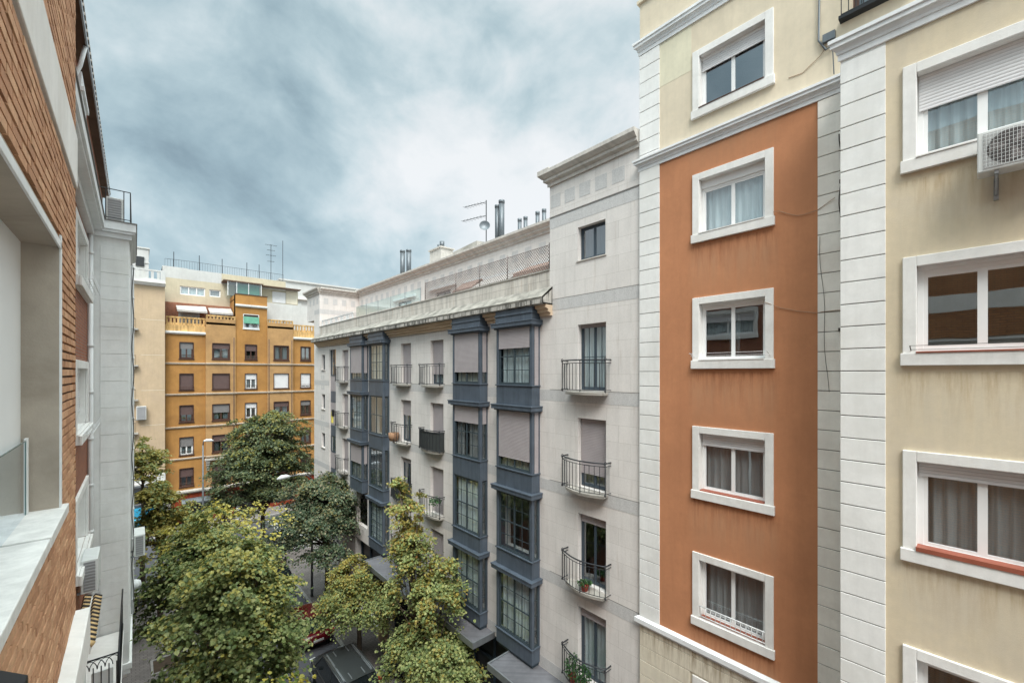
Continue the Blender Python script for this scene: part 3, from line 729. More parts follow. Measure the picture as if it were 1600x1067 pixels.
    pr3 = lambda z: [(0, z), (.06, z), (.06, z+.10), (.16, z+.16), (.16, z+.24), (.20, z+.26), (.30, z+.36), (.30, z+.47), (-.25, z+.50), (-.25, z)]
    m = MB(); cornice(E, m, 6.27, 9.62, pr3(20.72), 2); m.box(9.95, 18, 9.4, 9.92, 21.19, 21.24); m.box(10.2, 18, 6.27, 9.62, 21.10, 21.2)
    m.build('cornice', 'stone_moulding', t, bevel=.004)
    m = MB(); cornice(A, m, 9.62, 33.1, pr3(20.58), 0); m.build('cornice', 'stone_moulding', t, bevel=.004)
    m = MB(); cornice(E, m, 33.1, 36.1, pr3(20.48), 3); m.build('cornice', 'stone_moulding', t, bevel=.004)
    m = MB(); cornice(F('S', 33.1), m, 10.25, 13.2, pr3(20.481), 0)
    m.build('cornice', 'stone_moulding', t, bevel=.004)
    # terrace floor, parapet, weathered eave
    m = MB(); m.box(10.44, 13.2, 9.62, 33.1, 17.2, 17.36); m.build('terrace_floor', 'terrace_tile', t)
    m = MB(); m.box(10.25, 10.44, 9.62, 33.1, 16.6, 17.98); m.build('parapet', 'parapet_stone', t)
    m = MB(); m.box(10.22, 10.47, 9.62, 33.1, 17.981, 18.03); m.build('coping', 'weathered_stone', t)
    m = MB(); m.use('eave_slate'); E.box(m, 9.5, 33.5, .0, .46, 16.82, 16.87)
    n = 30; 
    for k in range(n):
        m.use('eave_slope'); a = 9.5+24*k/n; b = 9.5+24*(k+1)/n-.004; j = R.uniform(-.003, .003)
        m.idx([E.P(a, -.0, 17.44), E.P(b, 0, 17.44), E.P(b, .52, 17.05+j), E.P(a, .52, 17.05+j), E.P(a, -.0, 17.36), E.P(b, 0, 17.36), E.P(b, .50, 16.98+j), E.P(a, .50, 16.98+j)],
              [(0, 1, 2, 3), (7, 6, 5, 4), (0, 4, 5, 1), (1, 5, 6, 2), (2, 6, 7, 3), (3, 7, 4, 0)])
        m.use('eave_slate'); E.box(m, a, b, .46, .50+j*.5, 16.84+j, 17.04)
    m.face([E.P(9.5, 0, 16.82), E.P(9.5, .5, 16.82), E.P(9.5, .5, 17.04), E.P(9.5, 0, 17.44)])
    m.build('eave', None, t)
    segs = [(9.5, 10.0), (12.02, 12.85), (14.88, 21.38), (23.38, 24.17), (26.18, 33.4)]
    for a, b in segs:
        m = MB(); cornice(E, m, a, b, [(0, 16.48), (.10, 16.48), (.10, 16.56), (.20, 16.60), (.20, 16.68), (.32, 16.72), (.32, 16.82), (0, 16.82)])
        m.build('bed_moulding', 'beige_moulding', t)
    # doors and balconies
    lab = {}
    shutspec = {0: [0, 1.0, .12, .12], 1: [.76, 1.0, .98, 1.0], 2: [1.0, .36, .12, .0], 3: [1.0, 1.0, 1.0, 1.0]}
    shutspec[1] = [.76, .66, .98, 1.0]; shutspec[0] = [.04, .80, .12, .14]
    for i, (a, b) in enumerate(doors):
        for l, (zb, zt) in enumerate(zip(ZB, ZT)):
            sh = shutspec[i][l]
            window(E, t, a, b, zb+.02, zt, wr=-.17, fm='door_blue', sashes=2 if i == 0 else 2, munt=(2, 2) if (i == 0 and l == 0) else (0, 0),
                   shut=sh, shutm='shutter_mauve', curt=['lace', 'curtain_grey', None, 'curtain_white'][l] if sh < .9 else None, gl='glass_dark' if l == 2 else 'glass', name='balcony_door', box_h=.0)
            scr = {(1, 1): 'screen_dark', (2, 2): 'screen_dark', (1, 2): None}.get((i, l))
            if i == 0: balcony(E, t, a-.17, b+.40, zb, .46, .92, .55)
            else: balcony(E, t, a-.10, b+.55, zb, .40, .92, .6, screen=scr, nb=9)
    window(E, t, 7.40, 8.43, 18.06, 19.09, wr=-.16, fm='door_blue', curt='curtain_grey', gl='glass_dark')
    m = MB(); E.box(m, 7.36, 8.48, -.14, .03, 18.02, 18.055); m.build('sill', 'stone_moulding', t)
    for a, b in nar:
        window(E, t, 31.90, 32.62, a, b, wr=-.14, fm='door_blue', sashes=1, curt=None, gl='glass_dark')
        m = MB(); E.box(m, 31.82, 32.70, -.1, .06, a-.06, a-.003); m.build('sill', 'stone_moulding', t)
    # glazed strip beside the narrow windows
    G = F('E', 10.43); z = 4.6
    for k, (z0_, z1_, mt) in enumerate([(14.35, 16.3, 'glass'), (13.3, 14.33, 'p'), (12.5, 13.28, 'b'), (10.9, 12.48, 'p'), (10.2, 10.88, 'b'), (9.0, 10.18, 'glass'), (7.9, 8.98, 'p'), (7.0, 7.88, 'b'), (4.6, 6.98, 'glass')]):
        if mt == 'glass': window(G, t, 29.69, 30.98, z0_, z1_, wr=.08, fm='door_blue', sashes=2, curt=None, gl='glass_dark')
        else:
            m = MB(); G.box(m, 29.69, 30.98, .0, .08, z0_, z1_); m.build('infill_panel', 'shutter_mauve' if mt == 'p' else 'steel_blue', t)
    # the bays
    for (a, b, kind) in bays:
        W = .38; wins = []
        lips = {'R': [1, 1, 1, 1], 'L': [1, 1, 0, 1], 'C': [1, 0, 0, 1], 'D': [1, 1, 1, 0]}[kind]
        zbot = 4.80 if kind in 'RLC' else 7.40
        for l in range(4):
            if kind == 'D' and l == 3: continue
            zt_ = (LIP[l] if lips[l] else LIP[l]+.02); zb_ = ZB[l]+.12
            nxt = LIP[l+1]+.17 if l < 3 and (kind != 'D' or l < 2) else zbot
            if l < 3 and not lips[l+1]: nxt = LIP[l+1]+.02
            m = MB()
            for u in (a, b-.11): E.box(m, u, u+.11, W-.11, W, zb_, zt_)
            for u in (a+.0, b-.06): E.box(m, u, u+.06, .0, .05, zb_, zt_)
            E.box(m, a, b, 0, W, nxt, zb_-.04)                                    # spandrel
            E.box(m, a-.035, b+.035, 0, W+.035, zb_-.04, zb_)                       # sill
            if lips[l]:
                E.box(m, a-.13, b+.13, 0, W+.15, zt_, zt_+.13); E.box(m, a-.15, b+.15, 0, W+.17, zt_+.13, zt_+.17); E.box(m, a-.06, b+.06, 0, W+.07, zt_-.05, zt_)
                if l == 0:
                    E.box(m, a-.02, b+.02, 0, W+.03, zt_+.17, 16.82)
                    E.box(m, a-.05, b+.05, 0, W+.06, zt_+.40, zt_+.46)
            m.build('bay_casing', 'steel_blue', t, bevel=.006)
            sh = {'R': [.34, .80, 0, 0], 'L': [.76, .30, 0, 0], 'C': [.0, .0, 0, 0], 'D': [.78, 0, .52, 0]}[kind][l]
            cu = {'R': ['curtain_white', 'curtain_cream', None, 'curtain_white'], 'L': ['curtain_cream', 'curtain_grey', 'curtain_white', 'curtain_white'],
                  'C': ['curtain_cream', None, None, 'curtain_white'], 'D': ['curtain_cream', 'curtain_white', 'curtain_grey', None]}[kind][l]
            sp = [(0, .45), (.7, 1)] if (kind, l) in (('L', 1), ('C', 1)) else None
            m3 = {'C': [(2, 4), (0, 0), (2, 6), (2, 6)]}.get(kind, [(2, 4), (2, 4), (2, 4), (2, 4)])[l]
            window(E, t, a+.11, b-.11, zb_, zt_-.05 if lips[l] else zt_, wr=W-.03, fm='bay_frame', sashes=2, munt=m3, shut=sh, shutm='shutter_mauve', curt=cu,
                   curt_span=sp, gl='glass', midh=.5, box_h=0, fw=.045)
            S = F('S', a)
            shs = 0 if sh == 0 else (1.0 if kind in 'R' else sh)
            window(S, t, 10.25-W+.11, 10.25-.05, zb_, zt_-.05, wr=-.02, fm='bay_frame', sashes=1, munt=(0, 4), shut=shs, shutm='shutter_mauve', curt=None, gl='glass', fw=.03)
            N_ = MB(); N_.box(10.25-W+.11, 10.19, b-.05, b-.03, zb_, zt_); N_.build('bay_cheek', 'steel_blue', t)
        if kind in 'RLC':
            m = MB(); E.box(m, a+.05, b-.05, 0, W-.06, zbot-.12, zbot); m.build('bay_foot', 'steel_blue_dark', t)
    # ground floor glazing, piers, canopies
    for a, b, c, d in shop:
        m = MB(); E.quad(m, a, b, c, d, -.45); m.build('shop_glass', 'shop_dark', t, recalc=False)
        m = MB(); n = max(2, int((b-a)/1.25))
        for k in range(n+1): u = a+(b-a-.07)*k/n; E.box(m, u, u+.07, -.44, -.36, c, d)
        E.box(m, a, b, -.44, -.365, 3.1, 3.2)
        m.build('shop_frame', 'steel_blue_dark', t)
    for a, b, w_, z in ((16.95, 21.8, 1.25, 4.66), (12.5, 16.2, 1.0, 4.66), (5.9, 11.3, 1.25, 4.66)):
        m = MB(); E.box(m, a, b, .0, w_, z-.16, z); c = m.build('canopy', 'canopy_grey', t, bevel=.01)
        m = MB(); E.box(m, a-.02, b+.02, w_, w_+.05, z-.18, z+.05); E.box(m, a-.02, a+.03, .0, w_, z-.181, z+.051); E.box(m, b-.03, b+.02, 0, w_, z-.181, z+.051); m.build('canopy_trim', 'galvanised', c)
    m = MB()
    for y in (16.3, 21.9): E.box(m, y-.22, y+.22, .0, .35, 0, 4.5)
    m.build('pier', 'beige_moulding', t)
    # glass balustrade and lattice on the terrace edge
    m = MB(); fr = MB()
    for k in range(5):
        a = 18.35+k*1.62; m.face([E.P(a, -.12, 18.1), E.P(a+1.56, -.12, 18.1), E.P(a+1.56, -.12, 18.72), E.P(a, -.12, 18.72)])
        fr.tube([E.P(a-.03, -.12, 18.03), E.P(a-.03, -.12, 18.74)], .014, 5)
    m.build('glass_balustrade', 'glass_screen', t, recalc=False); fr.build('balustrade_post', 'galvanised', t)
    m = MB()
    for k in range(6):
        a = 26.9+k*1.02; E.box(m, a, a+.9, -.14, -.10, 18.07, 18.11); E.box(m, a, a+.9, -.14, -.10, 18.2, 18.24); E.box(m, a, a+.9, -.14, -.10, 18.33, 18.37)
        E.box(m, a, a+.12, -.15, -.09, 18.03, 18.4); E.box(m, a+.78, a+.9, -.15, -.09, 18.03, 18.4)
    E.box(m, 26.8, 33.0, -.16, -.08, 18.40, 18.46)
    m.build('slatted_parapet', 'white_paint', t)
    m = MB(); posts = [9.75, 11.9, 13.6, 15.3, 17.9]
    for u in posts: m.tube([E.P(u, -.12, 18.0), E.P(u, -.12, 18.95)], .022, 6)
    for (a, b) in zip(posts, posts[1:]):
        h = .82; stp = .115
        k = -h
        while k < b-a:
            for sgn in (1, -1):
                p0, p1 = max(k, 0), min(k+h, b-a)
                if p1 > p0:
                    z0_, z1_ = 18.06+(p0-k), 18.06+(p1-k)
                    if sgn < 0: z0_, z1_ = 18.06+h-(p0-k), 18.06+h-(p1-k)
                    m.tube([E.P(a+p0, -.12+.006*sgn, z0_), E.P(a+p1, -.12+.006*sgn, z1_)], .012, 4, cap=False)
            k += stp*1.0
        m.tube([E.P(a, -.12, 18.06+h), E.P(b, -.12, 18.06+h)], .012, 5)
    m.build('lattice_screen', 'lattice', t)
    # folded awnings on the attic wall
    for (a, b, col, hgt, out) in ((10.2, 13.4, 'brown_awning', 19.25, 1.2), (13.9, 16.8, 'striped_white', 19.2, .9), (16.9, 18.6, 'brown_awning', 19.3, .8), (19.4, 22.2, 'white_paint', 19.45, .16), (23.9, 26.9, 'white_paint', 19.4, .16)):
        m = MB(); A.box(m, a, b, 0, .14, hgt, hgt+.15); c = m.build('awning_case', 'white_paint', t)
        if out > .2:
            m = MB(); n = 24
            for k in range(n):
                p, q = a+(b-a)*k/n, a+(b-a)*(k+1)/n
                m.face([A.P(p, .14, hgt+.05), A.P(q, .14, hgt+.05), A.P(q, out, hgt-.45), A.P(p, out, hgt-.45)])
                m.face([A.P(p, out, hgt-.45), A.P(q, out, hgt-.45), A.P(q, out, hgt-.60), A.P((p+q)/2, out, hgt-.66), A.P(p, out, hgt-.60)])
            m.build('awning_cloth', col, c, recalc=False)
    # chimneys and flues on the attic roof
    def flue(x, y, r, z1_, mt='pipe_grey'):
        m = MB(); m.tube([(x, y, 20.95), (x, y, z1_)], r, 12); m.tube([(x, y, z1_-.12), (x, y, z1_+.03)], r*1.12, 12); m.build('flue', mt, t)
    for px_, zt_, r_ in FLUES: flue(14.6, px_, r_, zt_)
    m = MB(); m.box(14.3, 15.2, 22.75, 24.1, 20.95, 22.45); m.box(14.22, 15.28, 22.67, 24.18, 22.45, 22.53); c = m.build('chimney', 'stone_moulding', t)
    m = MB(); m.tube([(14.6, 23.1, 22.5), (14.6, 23.1, 22.95)], .15, 10); m.tube([(14.7, 23.55, 22.5), (14.7, 23.55, 22.86)], .15, 10); m.build('chimney_pot', 'pipe_grey', c)
    m = MB(); m.idx([(14.2, 18.7, 20.95), (16.5, 18.7, 20.95), (16.5, 21.3, 20.95), (14.2, 21.3, 20.95), (14.2, 18.9, 21.95), (16.5, 18.9, 22.1), (16.5, 21.3, 22.1), (14.2, 21.3, 21.8)],
                    [(0, 1, 5, 4), (1, 2, 6, 5), (2, 3, 7, 6), (3, 0, 4, 7), (4, 5, 6, 7)]); m.build('roof_hatch', 'weathered_stone', t)
    return t
FLUES = [(17.22, 23.75, .15), (17.58, 23.6, .13), (15.8, 22.39, .10), (15.37, 22.37, .10), (14.52, 22.38, .10), (14.08, 22.38, .10), (28.44, 23.5, .17), (27.5, 23.35, .17)]
plain('granite_light', (.53, .52, .515), .6, var=.16, sc=34, streak=.1)
plain('stone_moulding', (.56, .525, .485), .8, var=.10, sc=3, streak=.25)
plain('eave_slope', (.25, .235, .21), .9, var=.50, sc=2.6, bmp=.5)
plain('eave_slate', (.44, .415, .38), .9, var=.30, sc=2.2, streak=.80, bmp=.5, sthr=(.44, .58))
plain('door_blue', (.045, .062, .080), .4, var=.08)
plain('bay_frame', (.040, .056, .066), .38, var=.08, spec=.5)
plain('screen_dark', (.035, .04, .04), .9)
plain('lattice', (.20, .17, .16), .8, var=.2)
plain('canopy_grey', (.15, .15, .165), .6, var=.22, sc=1.4, streak=.3)
glassmat('glass_screen', (.72, .86, .84), .12)
stone_building()
ac_unit('air_conditioner', 8.86, 9.16, -.82, .085, 17.40, 17.97, '-X', 'white air conditioner with round fan below the shuttered top right window', None)
# ------------------------------------------------------------------ brick building we look out of, left
def brick_building():
    t = thing('apartment_building', (-.9, 6, 0), 'brick apartment building close on the left with white bands and a white grooved bay', 'building')
    W1, W2 = F('W', -.47), F('W', -.86)
    # brick skin of the near wall, real blocks where they are seen close
    ch, bl, g_ = .0745, .247, .014
    op = (-.98, 5.032, 13.41, 15.69)
    m = MB(); m.use('mortar'); W1.wall(m, -1.0, 6.33, 9.0, 22.5, [op], .18, w=-.024)
    m.build('mortar_bed', None, t, recalc=False)
    m = MB(); k = 0; z = 9.06
    while z < 21.6:
        if not (16.50 < z+ch/2 < 17.09) :
            u = 6.345; first = True
            while u > 2.2:
                L = (.122 if first and k % 2 else bl)*R.uniform(.99, 1.01); a, b = u-L, u; first = False
                ins = a < op[1]+.045 and z+ch > op[2]-.02 and z < op[3]+.03
                if ins and b > op[1]+.06: a = op[1]+.05; ins = False
                if not ins:
                    o = R.uniform(-.0025, .003); dz = R.uniform(-.0012, .0012)
                    m.box(-.51, -.47+o, a, b, z+dz, z+ch-g_-.007+dz)
                u -= L+.017
        z += ch; k += 1
    m.build('brick_skin', 'brick_blocks', t, bevel=0)
    m = MB(); m.use('tan_brick'); W1.wall(m, -9, -1.0, 0, 22.5, [(-8, -4.5, 13.42, 15.68), (-8, -4.5, 10.3, 12.5)]); W1.wall(m, -1.0, 6.33, 0, 9.0); W1.wall(m, -1, 2.2, 9, 13.42, [], .2, w=-.003); W1.wall(m, -1, 2.2, 15.68, 22.5, [], .2, w=-.003)
    m.face([(-.47, 6.34, 0), (-.86, 6.34, 0), (-.86, 6.34, 22.5), (-.47, 6.34, 22.5)]); m.face([(-.49, 6.338, 0), (-.86, 6.338, 0), (-.86, 6.338, 22.5), (-.49, 6.338, 22.5)])
    m.build('brick_wall', None, t, recalc=False)
    m = MB(); m.box(-.52, -.455, -9, 6.352, 16.53, 17.06); m.build('floor_band', 'white_trim', t, bevel=.008)
    m = MB(); m.box(-.52, -.36, 1.0, 6.352, 11.72, 12.11); m.box(-.86, -.50, 6.353, 6.6, 11.72, 12.11); m.build('ledge', 'white_trim', t, bevel=.01)
    # opening: concrete reveals, white edge, pale roller screen, glass guard, white sill
    m = MB(); m.box(-.675, -.464, 5.02, 5.06, 13.42, 15.68); m.box(-.675, -.464, -1.6, 5.06, 15.62, 15.70); m.build('concrete_reveal', 'concrete', t)
    m = MB(); m.box(-.466, -.452, 5.018, 5.066, 13.50, 15.72); m.box(-.466, -.452, -1.6, 5.066, 15.605, 15.665); m.build('opening_edge', 'white_paint', t, bevel=.004)
    m = MB(); m.box(-.70, -.672, -1.6, 5.04, 13.45, 15.63); m.build('screen_panel', 'panel_white', t)
    m = MB(); m.face([(-.635, -1.6, 13.5), (-.635, 4.93, 13.5), (-.635, 4.93, 14.07), (-.635, -1.6, 14.07)]); m.build('glass_guard', 'glass_guard', t, recalc=False)
    m = MB(); m.box(-.637, -.633, -1.6, 4.93, 14.066, 14.076); m.box(-.638, -.632, 4.926, 4.934, 13.5, 14.07); m.build('guard_edge', 'glass_edge', t)
    m = MB(); m.box(-.645, -.625, 4.936, 4.99, 13.5, 14.09); m.build('guard_channel', 'white_paint', t, bevel=.003)
    m = MB(); m.box(-.69, -.420, 4.165, 5.15, 13.425, 13.502); m.build('sill', 'sill_stone', t, bevel=.006)
    m = MB(); m.box(-.69, -.424, -1.0, 4.150, 13.418, 13.494); m.box(-.69, -.45, 4.15, 4.165, 13.42, 13.47); m.build('sill', 'sill_stone', t, bevel=.006)
    # recessed darker brick with white framed windows
    hs = [(11.35, 13.75, 16.42, 17.50), (11.35, 13.75, 13.45, 14.68), (11.35, 13.75, 10.85, 12.05), (7.2, 9.6, 16.42, 17.50), (7.2, 9.6, 13.45, 14.68)]
    m = MB(); m.use('red_brick'); W2.wall(m, 6.34, 36, 0, 18.0, [(a-.02, b+.02, c-.02, d+.02) for a, b, c, d in hs], .25); m.build('recessed_wall', None, t, recalc=False)
    for i, (a, b, c, d) in enumerate(hs):
        m = MB()
        surround(W2, m, a-.165, b+.165, c-.2, d+.165); W2.box(m, a-.2, b+.2, .076, .12, c-.2, c-.02)
        m.build('window_surround', 'white_trim', t, bevel=.01)
        wn = window(W2, t, a, b, c, d, wr=-.12, curt='curtain_white', shut=.3 if i != 1 else .75, box_h=.08)
        m = MB()
        if i in (0, 1): 
            for q in (.12, .18, .24): m.tube([W2.P(a+.1, q, c-.02), W2.P(b-.1, q, c-.02)], .006, 4)
            for u in np.linspace(a+.1, b-.1, 8): m.tube([W2.P(u, .08, c-.05), W2.P(u, .24, c-.02), W2.P(u, .24, c+.12)], .006, 4)
            m.build('clothes_rack', 'white_paint', wn)
    m = MB(); m.tube([(-.80, 14.12, 7.0), (-.80, 14.12, 17.9)], .05, 10)
    for z in np.arange(7.5, 17.9, 1.1): m.tube([(-.80, 14.12, z), (-.80, 14.12, z+.07)], .062, 10)
    m.build('downpipe', 'white_paint', t)
    m = MB(); m.tube([(-.70, 7.35, 6.0), (-.70, 7.35, 11.6)], .05, 10); m.build('downpipe', 'white_paint', t)
    # grooved white bay
    m = MB(); m.box(-1.2, -.12, 14.3, 17.6, 7.35, 17.95)
    z = 7.8; per = .66
    while z < 17.6:
        z2 = min(z+per-.012, 17.9)
        m.box(-.645, -.135, 14.283, 14.305, z, z+per/2-.003); m.box(-.645, -.135, 14.2845, 14.305, z+per/2, z2)
        m.box(-.125, -.105, 14.5, 17.4, z, z2)
        z += per
    m.build('bay', 'chalk_render', t, bevel=.004)
    m = MB(); m.box(-1.2, -.07, 14.25, 17.65, 7.2, 7.35); m.box(-1.2, -.10, 14.27, 17.63, 7.08, 7.2); m.box(-1.2, -.16, 14.33, 17.57, 6.98, 7.08)
    m.build('bay_foot', 'chalk_render', t, bevel=.012)
    m = MB(); m.box(-1.2, .01, 14.12, 17.8, 18.08, 18.28); m.box(-1.2, -.02, 14.15, 17.77, 18.02, 18.08); m.box(-1.2, -.07, 14.22, 17.7, 17.9, 18.02)
    m.box(-1.2, -.56, 6.353, 14.12, 18.08, 18.28); m.box(-1.2, -.60, 6.353, 14.15, 18.02, 18.08); m.box(-1.2, -.74, 6.353, 14.22, 17.88, 18.02); m.box(-1.2, -.58, 17.8, 36, 18.05, 18.28)
    m.build('cornice', 'bluewhite_render', t, bevel=.006)
    m = MB(); m.box(-1.2, .03, 14.10, 17.83, 18.281, 18.305); m.box(-1.2, -.54, 6.353, 14.10, 18.281, 18.305); m.build('cornice_flashing', 'joint_dark', t)
    m = MB(); m.box(-1.2, -.86, 17.6, 36, 5, 18.0); m.build('far_bay', 'chalk_render', t)
    m = MB()   # pipes and cables down the bay's far edge
    m.tube([(-.07, 17.0+.0*z, z) for z in np.linspace(7.4, 17.8, 24)], .035, 8)
    for z in np.arange(7.8, 17.8, .9): m.tube([(-.07, 17.0, z), (-.07, 17.0, z+.06)], .045, 8)
    m.build('downpipe', 'white_paint', t)
    m = MB(); m.tube([(-.06+.02*math.sin(z*4), 16.3+.05*math.sin(z*2.7), z) for z in np.linspace(8, 17.6, 60)], .012, 5); m.build('riser_cable', 'cable_dark', t)
    # attic storey and deep eave
    m = MB(); m.use('red_brick'); m.box(-6, -.89, 8, 21.2, 18.28, 20.95); m.build('attic_wall', None, t)
    m = MB(); m.box(-1.4, -.80, 12.0, 13.0, 18.3, 20.6); m.box(-1.4, -.76, 11.95, 13.05, 20.2, 20.3); m.build('dormer', 'bluewhite_render', t, bevel=.01)
    m = MB(); m.use('soffit_brown'); m.box(-7, -.72, -9, 21.3, 20.93, 21.0); m.use('galvanised'); m.box(-.72, -.695, -9, 21.3, 20.9, 21.03)
    m.use('roof_gravel'); m.box(-9, -.71, -9, 21.3, 21.004, 21.08)
    n = 60
    for k in range(n): m.box(-.78, -.68, 6+k*.255, 6+k*.255+.17, 21.06, 21.12)
    m.build('eave', None, t)
    m = MB(); m.tube([(-.73, 11.6, 20.9), (-.80, 11.6, 20.5), (-1.0, 11.65, 19.9), (-1.02, 11.7, 18.3)], .035, 8); m.build('downpipe', 'white_paint', t)
    m = MB(); m.box(-10, -.87, -9, 36, 0, .1); m.face([(-10, -9, 0), (-10, 36, 0), (-10, 36, 21), (-10, -9, 21)]); m.face([(-10, 36, 0), (-.86, 36, 0), (-.86, 36, 18.2), (-10, 36, 18.2)]); m.face([(-10, -9, 0), (-.47, -9, 0), (-.47, -9, 21), (-10, -9, 21)])
    m.face([(-10, -9, 18.25), (-1.0, -9, 18.25), (-1.0, 36, 18.25), (-10, 36, 18.25)])
    m.build('rear_wall', 'tan_brick', t, recalc=False)
    # small pent roof of barrel tiles on a white slab
    m = MB(); m.box(-.86, -.62, 11.0, 13.3, 9.42, 9.60); c = m.build('window_canopy', 'white_trim', t, bevel=.01)
    for x0, nm in ((-.80, 0), (-.64, 1)):
        m = MB(); n = 12
        for k in range(n):
            y = 11.05+k*.19
            m.use('tile_tan'); m.smooth = True
            m.tube([(x0-.05, y, 9.66-.03*nm), (x0+.05, y, 9.61-.06*nm)], [.050, .056], 9)
            m.use('tile_dark'); m.tube([(x0-.05, y+.095, 9.67-.03*nm), (x0+.055, y+.095, 9.62-.06*nm)], [.046, .052], 8)
        m.build('barrel_tile_row', None, c)
    # wrought iron balcony under the bay
    m = MB(); m.box(-.86, -.22, 11.0, 14.2, 8.12, 8.24); b = m.build('balcony', 'white_trim', t, bevel=.01)
    m = MB()
    for z in (9.27, 8.42): m.tube([(-.86, 11.02, z), (-.24, 11.02, z), (-.24, 14.15, z)], .016, 6)
    m.tube([(-.24, 11.02, 8.2), (-.24, 11.02, 9.27)], .024, 6)
    xs = np.linspace(-.80, -.27, 6)
    for x in xs: m.tube([(x, 11.02, 8.2), (x, 11.02, 9.12)], .009, 5)
    d = xs[1]-xs[0]
    for x in xs[:-1]: m.tube([(x+d*.5-d*1.0*math.cos(q), 11.02, 9.08+.17*math.sin(q)) for q in np.linspace(.0, math.pi, 9) if -.86 < x+d*.5-d*1.0*math.cos(q) < -.24], .007, 4)
    for y in np.arange(11.15, 14.1, .12): m.tube([(-.24, y, 8.2), (-.24, y, 9.25)], .007, 4)
    m.build('railing', 'black_metal', b)
    m = MB(); m.box(-.62, -.32, 11.10, 11.13, 8.25, 8.98); m.build('privacy_panel', 'ac_white', b)
    return t
plain('panel_white', (.82, .84, .85), .45, var=.03, sc=1.2)
plain('sill_stone', (.68, .67, .655), .6, var=.18, sc=7, bmp=.3)
plain('glass_edge', (.10, .17, .17), .2)
glassmat('glass_guard', (.76, .80, .80), .10)
brick_building()
ac_unit('air_conditioner', -.80, -.555, 11.7, 12.5, 10.28, 10.93, '-Y', 'white air conditioner above the striped tile canopy on the brick wall')
ac_unit('air_conditioner', -.46, -.385, 5.2, 6.2, 11.05, 11.60, '-Y', 'lowest white air conditioner, under the white ledge beside the near brick wall')
ac_unit('air_conditioner', -.04, .20, 15.8, 16.6, 9.45, 10.05, '-Y', 'white air conditioner on the street side of the grooved white bay')
ac_unit('air_conditioner', -.56, -.23, 14.6, 15.4, 18.40, 19.0, '-Y', 'air conditioner behind black rails on top of the grooved white bay')
m = MB(); r = thing('roof_railing', (-.4, 14.5, 18.3), 'thin black railing round the roof of the grooved white bay', 'railing')
P_ = [(-.78, 14.35), (-.10, 14.35), (-.10, 17.5)]
m.tube([(x, y, 19.12) for x, y in P_], .012, 5); m.tube([(x, y, 18.42) for x, y in P_], .010, 5)
for x in (-.78, -.55, -.22, -.10): m.tube([(x, 14.35, 18.3), (x, 14.35, 19.12)], .010, 5)
for x in np.linspace(-.75, -.6, 4): m.tube([(x, 14.35, 18.42+.06*0), (x, 14.35, 18.42)], .01, 4)
for z in (18.48, 18.54, 18.60): m.tube([(-.78, 14.35, z), (-.6, 14.35, z)], .006, 4)
m.build('rails', 'black_metal', r)
m = MB(); r = thing('wall_lantern', (-.42, 2.6, 12.9), 'black metal box at the lower left edge of the near brick wall', 'lamp')
m.idx([(-.47, 1.7, 12.82), (-.375, 1.7, 12.82), (-.375, 2.98, 12.82), (-.47, 2.98, 12.82), (-.47, 1.7, 13.26), (-.375, 1.7, 13.19), (-.375, 2.98, 13.19), (-.47, 2.98, 13.26)],
      [(0, 1, 2, 3), (4, 5, 6, 7), (0, 1, 5, 4), (1, 2, 6, 5), (2, 3, 7, 6), (3, 0, 4, 7)]); m.build('housing', 'black_metal', r, bevel=.006)
m = MB(); m.box(-.374, -.370, 1.8, 2.9, 12.88, 13.14); m.build('lens', 'lamp_clear', r)
m = MB(); r = thing('satellite_dish', (-.05, 17.2, 8.2), 'small round white dish at the foot of the grooved white bay', 'satellite dish')
m.lathe((-.02, 17.2, 8.05), [(.02, 0), (.14, .03), (.16, .10), (.14, .20), (.05, .26)], 14); m.build('dish', 'white_paint', r)
m = MB(); m.tube([(-.10, 17.2, 8.2), (-.02, 17.2, 8.2)], .02); m.build('bracket', 'galvanised', r)

